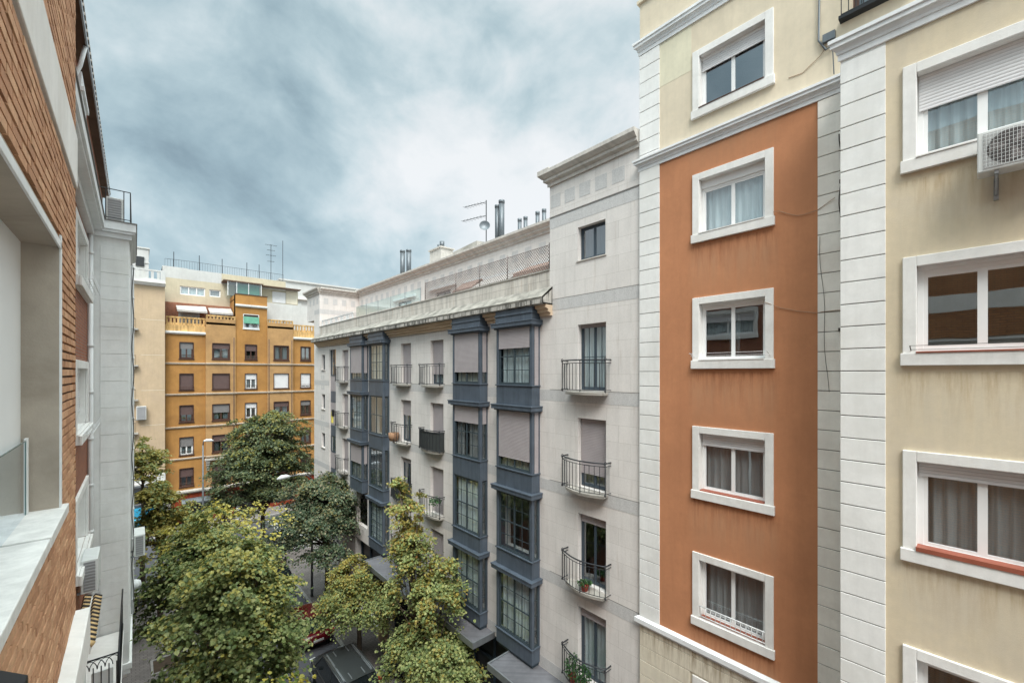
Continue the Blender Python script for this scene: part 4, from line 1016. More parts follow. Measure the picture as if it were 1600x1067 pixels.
# ------------------------------------------------------------------ ochre corner building across the junction
def balusters(Fc, mb, a, b, z0, z1, w0=-.1, pitch=.30, r=.075):
    Fc.box(mb, a, b, w0-.14, w0+.02, z1-.14, z1); Fc.box(mb, a, b, w0-.12, w0, z0, z0+.22)
    n = max(2, int((b-a)/pitch))
    for i in range(n+1):
        u = a+.06+(b-a-.12)*i/n
        Fc.box(mb, u-r, u+r, w0-.11, w0-.01, z0+.22, z1-.14)
def ochre_building():
    t = thing('apartment_building', (9, 51.8, 0), 'ochre corner apartment building with balustraded roof terraces across the junction', 'building')
    segs = [(2.1, 5.2, 51.80, 18.5, 'ochre_render'), (5.2, 7.7, 51.50, 20.0, 'pale_ochre_render'), (7.7, 10.6, 51.65, 22.72, 'ochre_render'), (10.6, 13.15, 51.50, 20.0, 'pale_ochre_render'), (13.15, 24.0, 51.80, 18.5, 'ochre_render')]
    cols = [(3.15, 4.25), (5.72, 7.20), (8.55, 9.65), (11.2, 12.7), (13.98, 15.05), (17, 18.1), (20, 21.1)]
    rows = [(15.92, 17.55), (12.86, 14.5), (9.75, 11.42), (6.55, 8.32), (3.48, 5.30)]
    for i, (a, b, y, top, mt) in enumerate(segs):
        S = F('S', y); hs = [(c, d, e, f) for c, d in cols for e, f in rows if a < c and d < b]
        if i == 2: hs.append((8.40, 9.82, 19.2, 20.72))
        m = MB(); m.use(mt); S.wall(m, a, b, 3.05, top, hs, .2)
        if i in (1, 2, 3):
            for u in (a, b): m.face([(u, y, 3.05), (u, 52.4, 3.05), (u, 52.4, top), (u, y, top)])
        m.build('wall', None, t, recalc=False)
        for z in (15.38, 12.38, 9.2, 6.13): m = MB(); cornice(S, m, a, b, [(0, z), (.10, z+.03), (.10, z+.09), (.14, z+.11), (.14, z+.17), (0, z+.19)]); m.build('string_course', 'ochre_trim', t)
        for (c, d, e, f) in hs:
            r = rows.index((e, f)) if (e, f) in rows else -1; ci = [k for k, q in enumerate(cols) if q == (c, d)]; ci = ci[0] if ci else -1
            white = (ci, r) in ((2, 1), (3, 1), (4, 1), (0, 3), (2, 2)) or r == -1
            sh = {(0, 0): .38, (1, 0): .32, (2, 0): .40, (3, 0): .0, (4, 0): 0, (0, 1): .95, (1, 1): .95, (2, 1): .35, (3, 1): .97, (4, 1): .85, (0, 2): .55, (1, 2): .5, (0, 3): .5, (1, 3): .35, (0, 4): .45, (1, 4): 1.0}.get((ci, r), .3)
            if r == -1: sh = .18
            wn = window(S, t, c+.04, d-.04, e+.04, f-.04, wr=-.12, fm='white_pvc' if white else 'brown_frame', sashes=2, shut=sh, shutm='shutter_white' if white and r >= 0 and (ci, r) != (0, 3) else ('shutter_grey' if (ci+r) % 3 == 0 else 'shutter_brown'),
                        curt='curtain_white' if (ci+r) % 2 else ('curtain_grey' if ci % 2 else None), curt_span=[(0, .35), (.65, 1)], gl='glass_dark', fw=.07)
            m = MB(); S.box(m, c-.02, c+.04, -.1, .02, e, f); S.box(m, d-.04, d+.02, -.1, .02, e, f); S.box(m, c+.04, d-.04, -.1, .02, f-.04, f+.02); S.box(m, c-.06, d+.06, -.1, .07, e-.07, e+.04)
            if ci in (0, 2, 4):
                for z in (e+.40, e+.10): m.tube([S.P(c-.02, .12, z), S.P(d+.02, .12, z)], .014, 4)
                for u in np.linspace(c-.02, d+.02, 11): m.tube([S.P(u, .12, e+.08), S.P(u, .12, e+.40)], .010, 4)
            m.build('window_frame', 'brown_frame' if not white or r > 0 else 'white_paint', wn)
            if r == -1:
                m = MB(); m.face([S.P(c, .02, f-.25), S.P(d, .02, f-.25), S.P(d, .22, e+.55), S.P(c, .22, e+.55)]); m.build('awning', 'green_awning', wn, recalc=False)
        m = MB()
        if i in (0, 4): 
            cornice(S, m, a, b, [(0, 18.3), (.15, 18.3), (.25, 18.42), (.25, 18.58), (0, 18.6)]); m.build('cornice', 'white_trim', t); m = MB()
            m.use('stained_parapet'); S.box(m, a, b, -.25, 0, 18.6, 19.2); balusters(S, m, a+.05, b-.05, 19.2, 20.0); m.build('parapet', None, t)
        if i in (1, 3):
            m.use('stained_parapet'); balusters(S, m, a+.02, b-.02, 18.9+.5, 20.35, w0=.0); m.build('parapet', None, t)
        if i == 2:
            cornice(S, m, a, b, [(0, 21.45), (.12, 21.45), (.2, 21.55), (.2, 21.7), (0, 21.72)]); m.build('cornice', 'white_trim', t); m = MB()
            S.box(m, a-.04, b+.04, -.2, .05, 22.72, 22.8); m.box(a, b, 51.66, 55, 22.2, 22.3); m.build('coping', 'brown_frame', t)
            m = MB(); m.face([(a, 51.65, 18), (a, 55, 18), (a, 55, 22.72), (a, 51.65, 22.72)]); m.build('side_wall', 'ochre_render', t, recalc=False); m = MB(); m.face([(b, 51.65, 18), (b, 55, 18), (b, 55, 22.72), (b, 51.65, 22.72)]); m.build('side_wall', 'ochre_render', t, recalc=False)
        if i in (0, 1, 2, 3, 4):
            m = MB(); cornice(S, m, a, b, [(0, 2.8), (.2, 2.85), (.35, 3.0), (.35, 3.12), (0, 3.2)]); m.build('shop_cornice', 'weathered_stone', t)
    for x in (5.35, 7.55, 10.75, 13.0): m = MB(); m.tube([(x, 51.55-.05*(x > 6), 3.2), (x, 51.55-.05*(x > 6), 18.2)], .05, 6); m.build('downpipe', 'soffit_brown', t)
    m = MB()
    for u in (5.35, 7.1):
        for k in range(4): m.box(u-.16+.02*k, u+.16-.02*k, 51.5-.36+.08*k, 51.52, 5.9-.25*k-.25, 5.9-.25*k)
    m.box(5.1, 7.5, 51.05, 51.52, 5.9, 6.05); m.build('corbelled_balcony', 'weathered_stone', t)
    # ground floor: maroon tiled shop fronts
    S = F('S', 51.75); hs = [(3.3, 5.6, 0, 2.1), (6.5, 7.0, 1.9, 2.3), (8.0, 10.0, 0, 2.3), (11, 13.5, 0.4, 2.3), (15, 18, .3, 2.3)]
    m = MB(); m.use('maroon_tiles'); S.wall(m, 2.55, 24, -.02, 2.82, hs, .3); m.build('shop_wall', None, t, recalc=False)
    m = MB(); m.box(2.1, 2.5, 51.6, 52, -.02, 2.8); m.build('pier', 'weathered_stone', t)
    for a, b, c, d in hs:
        m = MB(); S.quad(m, a, b, c, d, -.28); m.build('shop_glass', 'shop_dark', t, recalc=False)
    m = MB(); m.idx([S.P(3.3, .05, 2.35), S.P(5.6, .05, 2.35), S.P(5.6, .5, 2.0), S.P(3.3, .5, 2.0), S.P(3.3, .05, 2.3), S.P(5.6, .05, 2.3), S.P(5.6, .5, 1.85), S.P(3.3, .5, 1.85)], [(0, 1, 2, 3), (4, 5, 6, 7), (2, 3, 7, 6), (0, 3, 7, 4), (1, 2, 6, 5)])
    m.build('shop_awning', 'pipe_grey', t)
    # roofs and the set-back upper storeys
    m = MB(); m.box(2.1, 24, 52.1, 66, 18.3, 18.45); m.build('roof_terrace', 'terrace_tile', t)
    m = MB(); m.box(2.1, 24, 52.4, 66, 0, 18.3); m.build('rear_wall', 'cream_render', t)
    m = MB(); m.box(2.15, 7.68, 53.8, 57, 18.45, 21.6); m.build('brick_penthouse', 'red_brick', t)
    m = MB(); m.box(3.2, 4.9, 53.7, 53.82, 18.5, 20.9); m.box(6.0, 7.2, 53.7, 53.82, 18.5, 20.9); m.build('terrace_door', 'far_white', t)
    for a, b in ((3.0, 5.4), (5.6, 7.6)):
        m = MB(); m.face([(a, 53.7, 21.3), (b, 53.7, 21.4), (b, 52.3, 20.75), (a, 52.3, 20.7)]); m.box(a, b, 52.28, 52.31, 20.55, 20.74); m.build('terrace_awning', 'striped_white', t, recalc=False)
    S = F('S', 55.0)
    hh = [(3.38, 5.5, 22.62, 23.5), (5.85, 6.85, 22.7, 23.45)]
    m = MB(); m.use('cream_render'); S.wall(m, 2.0, 8.2, 20, 24.2, hh); m.use('far_white'); m.box(4.0, 13.2, 55.0, 57.5, 24.2, 25.30); m.box(2.0, 4.0, 55.0, 57.5, 24.2, 25.35); m.face([(2, 55, 20), (2, 60, 20), (2, 60, 25.3), (2, 55, 25.3)])
    m.build('penthouse_wall', None, t, recalc=False)
    for k, (a, b, c, d) in enumerate(hh): window(S, t, a, b, c, d, wr=-.08, sashes=3 if k == 0 else 1, curt='curtain_white' if k == 0 else 'curtain_grey', fw=.06)
    m = MB(); m.use('cream_render'); m.box(6.95, 13.2, 54.95, 57, 24.35, 25.28); m.box(8.2, 14.6, 55.2, 57, 20.0, 24.35); m.build('upper_penthouse', None, t)
    m = MB(); m.box(8.0, 14.7, 54.2, 55.2, 24.36, 24.45); m.box(6.9, 10.6, 53.4, 55.1, 24.3, 24.42); m.build('penthouse_roof_edge', 'soffit_brown', t)
    w_ = window(F('S', 55.16), t, 11.85, 13.25, 22.75, 24.0, wr=.02, shut=.95, curt=None)
    m = MB(); m.box(13.3, 14.5, 55.1, 55.2, 22.75, 24.2); m.build('wall_panel', 'cream_stained', t)
    m = MB(); m.box(10.62, 17.0, 54.0, 56, 18.4, 22.5); m.build('side_penthouse', 'far_white', t)
    m = MB(); m.box(11.6, 13.6, 53.9, 54.01, 18.45, 20.6); m.build('terrace_door', 'striped_white', t)
    # green glazed pergola on the tall block
    m = MB(); m.face([(7.3, 53.5, 22.8), (10.4, 53.5, 22.8), (10.4, 53.5, 24.25), (7.3, 53.5, 24.25)]); m.face([(7.3, 53.5, 22.8), (7.3, 55, 22.8), (7.3, 55, 24.25), (7.3, 53.5, 24.25)]); c = m.build('glazed_pergola', 'glass_pale', t, recalc=False)
    m = MB()
    for x in (7.3, 8.1, 9.2, 10.4): m.box(x-.03, x+.03, 53.46, 53.54, 22.8, 24.3)
    m.build('pergola_frame', 'white_paint', c)
    m = MB(); m.box(8.2, 10.3, 53.9, 54.0, 22.8, 24.2); m.build('pergola_blind', 'green_awning', c)
    # roof fence and aerials
    m = MB(); m.tube([(2.2, 55.1, 26.1), (4.3, 55.1, 26.15), (13, 55.1, 26.1)], .018, 4)
    for x in np.arange(2.2, 13, .22): m.tube([(x, 55.1, 25.3), (x, 55.1, 26.1)], .010, 3)
    for x in (2.9, 5.0, 7.0, 9.3, 10.5): m.tube([(x, 55.1, 25.3), (x, 55.1, 26.9)], .03, 4)
    m.build('roof_fence', 'iron', t)
    return t
stucco('ochre_trim', (.52, .44, .36), var=.12, cols2=(.30, .20, .10))
tiled('stained_parapet', (.60, .38, .16), (.58, .36, .15), (.5, .3, .12), 3, 3, .001, var=.25, streak=.75)
ochre_building()
def aerial(x, y, z0, z1, label, yagi=True):
    t = thing('antenna', (x, y, z0), label, 'antenna'); m = MB(); m.tube([(x, y, z0), (x, y, z1)], .03, 5); m.build('mast', 'iron', t)
    if yagi:
        m = MB()
        for k, (z, L) in enumerate([(z1-.1, .9), (z1-.7, .6), (z1-1.3, .75), (z1-2.0, .5)]):
            m.tube([(x-L*.7, y, z), (x+L*.7, y, z+.05)], .018, 4)
            for q in np.linspace(-.6, .6, 6): m.tube([(x+L*q, y-.25, z), (x+L*q, y+.25, z)], .012, 3)
        m.build('element', 'iron', t)
aerial(11.85, 55.8, 25.3, 29.6, 'tall rooftop aerial with cross bars on the ochre building')
aerial(13.1, 55.8, 25.3, 30.3, 'plain slender mast on the ochre building roof', False)
t = thing('antenna', (14.6, 18.9, 21.0), 'rooftop aerial with a round dish beside the stone chimney', 'antenna')
m = MB(); m.tube([(14.6, 18.55, 21.0), (14.6, 18.55, 24.2)], .028, 5); m.build('mast', 'iron', t)
m = MB()
for z, L in ((24.1, 1.5), (23.35, 1.7)):
    m.tube([(14.6-.4, 18.55+L, z+.05), (14.6, 18.55, z)], .018, 4)
    for q in np.linspace(.15, .95, 7): m.tube([(14.6-.4*q-.2, 18.55+L*q, z), (14.6-.4*q+.2, 18.55+L*q, z)], .010, 3)
m.build('element', 'iron', t)
m = MB(); c_ = Vector((14.45, 18.5, 22.75)); nrm = Vector((-.6, -.7, .25)).normalized(); a_ = nrm.orthogonal().normalized(); b_ = nrm.cross(a_)
vs = [tuple(c_-nrm*.09)]; fs = []
for j in (1, 2, 3):
    for i in range(16): q = i*math.pi/8; rr = .30*j/3; vs.append(tuple(c_+(a_*math.cos(q)+b_*math.sin(q))*rr-nrm*(.09*(1-(j/3)**2))))
for i in range(16):
    fs.append((0, 1+i, 1+(i+1) % 16))
    for j in range(2): fs.append((1+16*j+i, 1+16*j+(i+1) % 16, 17+16*j+(i+1) % 16, 17+16*j+i))
m.smooth = True; m.idx(vs, fs); m.build('dish', 'pipe_grey', t)

def cream_building():
    t = thing('apartment_building', (-2, 51.2, 0), 'tall plain peach apartment building left of the ochre one with a white balustrade', 'building')
    S = F('S', 51.2)
    hs = [(-1.6, -.15, a, a+1.9) for a in (18.6, 15.3, 12.2, 9.2, 6.2)]
    m = MB(); m.use('peach_render'); S.wall(m, -9, 2.05, 4.2, 22.65, hs, .2); m.face([(2.05, 51.2, 4.2), (2.05, 60, 4.2), (2.05, 60, 22.6), (2.05, 51.2, 22.6)])
    m.build('wall', None, t, recalc=False)
    for i, h in enumerate(hs):
        window(S, t, *h, wr=-.1, fm='dark_frame', sashes=2, curt=None, shut=.3, shutm='shutter_grey', gl='glass_dark', fw=.07)
        m = MB(); S.box(m, h[0]-.2, h[1]+.32, 0, .42, h[2]-.16, h[2]-.02); b = m.build('balcony', 'weathered_stone', t)
        m = MB(); S.box(m, h[1]-.15, h[1]+.1, 0, .3, h[2]-.42, h[2]-.16); m.build('corbel', 'weathered_stone', b)
        m = MB(); m.tube([S.P(h[0]-.15, .38, h[2]+.85), S.P(h[1]+.15, .38, h[2]+.85)], .02, 5)
        for u in np.linspace(h[0]-.15, h[1]+.15, 14): m.tube([S.P(u, .38, h[2]-.02), S.P(u, .38, h[2]+.85)], .010, 4)
        m.build('railing', 'black_metal', b)
    m = MB()
    for z in (19.45, 16.2, 12.95, 9.75): S.box(m, .35, 2.05, -.01, .006, z, z+.03)
    m.build('render_joint', 'cream_stained', t)
    for (z, zt) in ((22.62, 24.05), (4.2, 5.2)):
        m = MB(); cornice(S, m, -9, 2.08, [(0, z-.05), (.2, z), (.35, z+.2), (.45, z+.22), (.45, z+.38), (0, z+.4)]); m.build('cornice', 'white_trim', t)
        m = MB(); balusters(S, m, -9, 2.05, z+.4, zt, w0=.25, pitch=.42, r=.10); S.box(m, 1.72, 2.07, .0, .30, z+.4, zt+.02); m.build('balustrade', 'far_white', t)
    m = MB(); m.box(-9, .92, 53, 60, 22.6, 26.3); m.box(-9, 1.0, 52.9, 60, 26.3, 26.42); m.box(-9, .98, 52.93, 53.0, 24.95, 25.02); m.build('penthouse', 'far_white', t)
    m = MB(); m.box(.0, .6, 52.9, 53.01, 24.6, 25.5); m.build('penthouse_window', 'shop_dark', t)
    m = MB(); m.use('granite_dark'); S.wall(m, -9, 2.05, -.02, 4.2, [(-1.0, 1.65, -.02, 1.7), (-.8, .9, 2.6, 3.75)], .3); m.build('shop_wall', None, t, recalc=False)
    m = MB(); S.box(m, -1.0, 1.1, -.01, .08, 2.42, 2.58); S.box(m, -1.0, 1.1, -.01, .08, 3.77, 3.92); S.box(m, .92, 1.1, -.01, .08, 2.58, 3.77); m.build('mezzanine_frame', 'pipe_grey', t)
    m = MB(); S.quad(m, -1, 1.65, -.02, 1.7, -.28); S.quad(m, -.8, .9, 2.6, 3.75, -.28); m.build('shop_glass', 'shop_dark', t, recalc=False)
    m = MB(); S.box(m, -1.3, 1.95, .02, .55, 1.62, 2.3); m.build('shop_fascia', 'shop_blue', t)
    m = MB(); m.box(-9, 2.05, 52, 60, 0, 22.6); m.build('rear_wall', 'cream_render', t)
    return t
cream_building()
ac_unit('air_conditioner', .05, .72, 50.75, 51.1, 10.35, 11.55, '-Y', 'slatted air conditioner on the peach wall above the tree tip')
m = MB(); r = thing('hanging_sign', (.0, 49.6, .3), 'square bright blue hanging sign beside the blue shop fascia', 'sign'); m.box(-.3, .35, 49.5, 49.62, -.0+.35, 1.75); m.build('panel', 'shop_sign_blue', r, bevel=.03)
m = MB(); m.box(.02, .22, 49.48, 49.501, .85, .95); m.box(.02, .07, 49.48, 49.501, .95, 1.2); m.box(.17, .22, 49.48, 49.501, .95, 1.2); m.build('emblem', 'ac_white', r)
m = MB(); m.box(-.02, .06, 49.62, 51.1, 1.6, 1.66); m.build('bracket', 'iron', r)
# distant white block
t = thing('apartment_building', (20, 62, 0), 'distant white apartment block with stepped flat roofs above the ochre building', 'building')
m = MB(); m.box(13.6, 40, 59, 72, 0, 26.2); m.build('wall', 'far_white', t)
m = MB(); m.box(13.4, 40.2, 58.8, 72, 26.2, 26.4); m.build('roof_edge', 'far_white', t)
m = MB(); m.box(13.6, 40, 58.6, 59.0, 24.0, 24.15); m.build('balcony_slab', 'white_trim', t)
m = MB()
for k in range(8): m.box(14.6+k*2.6, 16.0+k*2.6, 58.96, 59.02, 22.3, 23.6)
m.build('window', 'ac_white', t)
t = thing('apartment_building', (40, 20, 0), 'tall plain cream side block standing behind the stone building', 'building')
m = MB(); m.box(22, 34, -20, 36, 0, 17); m.build('wall', 'cream_render', t)
# ------------------------------------------------------------------ street trees
def tree(x, y, crown, label, leaf_mat, n_leaf, size, seed, trunk_h=None, group='street trees along the pavements', trunk_r=.13, sprays=90, droop=.35, lean=(0, 0), open_=0.0, name='street_tree'):
    """crown: list of ellipsoids (dx, dy, z, rx, ry, rz, weight)"""
    rn = np.random.RandomState(seed); rr = random.Random(seed)
    t = thing(name, (x, y, 0), label, 'tree', group)
    zc = sum(c[2]*c[6] for c in crown)/sum(c[6] for c in crown)
    zb = min(c[2]-c[5] for c in crown); th = trunk_h or max(1.8, zb+.5)
    wood = MB(); top = Vector((x+lean[0], y+lean[1], zc+.3))
    base = Vector((x, y, -.02)); fork = base.lerp(top, th/ (zc+.3)); fork.z = th
    pts = [base+Vector((0, 0, 0)), base.lerp(fork, .3)+Vector((rr.uniform(-.04, .04), rr.uniform(-.04, .04), 0)), base.lerp(fork, .7)+Vector((rr.uniform(-.05, .05), rr.uniform(-.05, .05), 0)), fork]
    wood.tube(pts, [trunk_r*1.35, trunk_r, trunk_r*.85, trunk_r*.75], 9)
    hi = max(crown, key=lambda c: c[2]+c[5]); leader = [fork, fork.lerp(Vector((x+hi[0], y+hi[1], hi[2])), .5)+Vector((rr.uniform(-.1, .1), rr.uniform(-.1, .1), 0)), Vector((x+hi[0], y+hi[1], hi[2]+hi[5]*.75))]
    wood.tube(leader, [trunk_r*.7, trunk_r*.4, .02], 7)
    # spray centres: ends of twigs, mostly near the crown surface
    W = np.array([c[6] for c in crown], float); W /= W.sum()
    C = []
    for s in range(sprays):
        c = crown[rn.choice(len(crown), p=W)]
        d = rn.normal(size=3); d /= np.linalg.norm(d)
        if d[2] < -.55: d[2] *= -.5
        r = (.42+.58*rn.rand()**.55)
        r *= 1+.16*math.sin(3.1*d[0]*3+seed)*math.cos(2.7*d[1]*3)+rn.uniform(-.05, .12)
        p = Vector((x+c[0]+c[3]*d[0]*r, y+c[1]+c[4]*d[1]*r, c[2]+c[5]*d[2]*r)); C.append((p, Vector(d), c))
    V, Fq = [], []
    per = max(6, n_leaf//sprays)
    for i, (p, d, c) in enumerate(C):
        if i % 2 == 0:      # a limb to this spray
            q = rr.uniform(.05, .75); st = leader[0].lerp(leader[2], q) if q > .15 else fork
            if st.z > p.z+.1: st = fork.lerp(st, .2)
            mid = st.lerp(p, .5)+Vector((rr.uniform(-.12, .12), rr.uniform(-.12, .12), .12))
            wood.tube([st, mid, p], [trunk_r*.28, trunk_r*.16, .008], 5, cap=False)
        out = Vector((d.x, d.y, -.10)).normalized(); side = out.cross(Vector((0, 0, 1))).normalized()
        sr = .34+.22*rr.random(); sr *= (c[3]/2.2)**.4
        k = int(per*rr.uniform(.65, 1.35))
        u = rn.normal(size=(k, 3))*np.array([.95, .80, .33])*sr*.62
        for a, b, h in u:
            zoff = h-droop*max(0, a)**1.3-.10*abs(b)
            q = p+out*float(a)+side*float(b)+Vector((0, 0, float(zoff)))
            sz = size*rr.uniform(.6, 1.25)
            # leaf axis points outwards and down, leaf plane tips toward the sky
            ax = (out*rr.uniform(.1, 1)+side*rr.uniform(-.9, .9)+Vector((0, 0, rr.uniform(-.75, .25)))).normalized()
            nn = (Vector((0, 0, 1))*rr.uniform(.8, 1.7)+out*rr.uniform(-.2, .9)+side*rr.uniform(-.6, .6))
            wv = ax.cross(nn)
            if wv.length < 1e-4: continue
            wv.normalize(); nn = wv.cross(ax)
            b0 = len(V); f = rr.uniform(.05, .28)*sz
            L, Wd = sz, sz*.46
            V += [q-ax*L*.5, q+ax*L*.55, q-ax*L*.22+wv*Wd+nn*f, q+ax*L*.20+wv*Wd*.85+nn*f, q-ax*L*.22-wv*Wd+nn*f, q+ax*L*.20-wv*Wd*.85+nn*f]
            Fq += [(b0, b0+1, b0+3, b0+2), (b0, b0+4, b0+5, b0+1)]
    wood.build('trunk', 'bark', t)
    me = bpy.data.meshes.new('crown'); me.from_pydata([(v.x-x, v.y-y, v.z) for v in V], [], Fq); me.materials.append(M[leaf_mat]); me.update()
    o = bpy.data.objects.new('crown', me); COL.objects.link(o); o.parent = t
    return t
tree(2.25, 14.6, [(-.2, 0, 7.0, 1.65, 1.9, 2.3, 3), (.0, .4, 8.5, 1.1, 1.3, 1.1, 1), (-.1, -.7, 5.2, 1.6, 1.7, 1.5, 1.3)], 'big broad green tree nearest on the left pavement, yellowing on top', 'leaves_maple', 28000, .105, 3, sprays=230)
tree(1.9, 19.6, [(-.1, 0, 6.4, 1.8, 1.9, 2.0, 3), (.1, .3, 8.0, 1.2, 1.4, 1.2, 1.2)], 'green tree behind the biggest one on the left pavement, half hidden', 'leaves_maple', 16000, .115, 5, sprays=180)
tree(3.0, 22.8, [(0, 0, 7.6, 2.3, 2.2, 1.1, 1)], 'thin tree with sparse pale yellow leaves over the junction side', 'leaves_yellow', 1500, .13, 8, sprays=70, trunk_r=.10)
tree(1.55, 9.5, [(.1, 0, 7.2, 1.1, 1.2, 1.25, 1)], 'small yellow topped tree at the bottom edge below the biggest tree', 'leaves_yellow_green', 4000, .105, 11, sprays=60, trunk_r=.09)
tree(1.05, 31.0, [(.1, 0, 5.6, 1.5, 1.6, 2.0, 2), (-.1, 0, 7.6, .8, .9, .9, .6)], 'light green tree with an upright tip beside the parked motorcycles', 'leaves_turning_low', 11000, .125, 13, sprays=130)
tree(.35, 38.5, [(0, 0, 8.2, 1.3, 1.2, 1.9, 1)], 'narrow green tree in front of the peach building', 'leaves_turning_low', 5000, .14, 17, sprays=70)
tree(7.7, 39.0, [(0, 0, 6.6, 3.6, 3.2, 3.4, 3), (.6, 0, 9.6, 2.6, 2.4, 2.0, 1.5), (-.8, 0, 4.6, 3.2, 2.8, 2.0, 1)], 'largest dark green tree in front of the ochre building', 'leaves_far', 40000, .15, 19, sprays=380, trunk_r=.2)
tree(8.75, 27.0, [(-.3, 0, 5.2, 2.6, 2.8, 2.3, 3), (-.1, .4, 7.1, 2.0, 1.9, 1.4, 1.2)], 'dark green round tree left of the paired glazed bays', 'leaves_deep', 28000, .12, 23, sprays=230)
tree(8.3, 20.8, [(-.1, 0, 3.2, 1.8, 1.9, 1.2, 3), (-.3, .3, 4.6, .8, 1.0, .8, 1)], 'low yellow tipped tree overhanging the dark red car', 'leaves_turning_low', 14000, .10, 29, sprays=170, trunk_h=2.0)
tree(8.5, 14.6, [(.1, -.3, 3.7, 1.55, 1.8, 1.4, 3), (.15, -.3, 6.0, .95, 1.05, 1.5, 1.6), (-.1, 1.2, 6.6, .90, .95, 2.3, 1.8), (-.2, 1.9, 8.9, .50, .55, 1.4, .5), (.15, 1.1, 8.6, .45, .5, 1.3, .45), (.1, -.8, 2.8, 1.8, 2.0, .9, 1)], 'tall tree with a narrow golden top in front of the stone facade', 'leaves_turning', 28000, .10, 31, sprays=250, trunk_h=2.4)

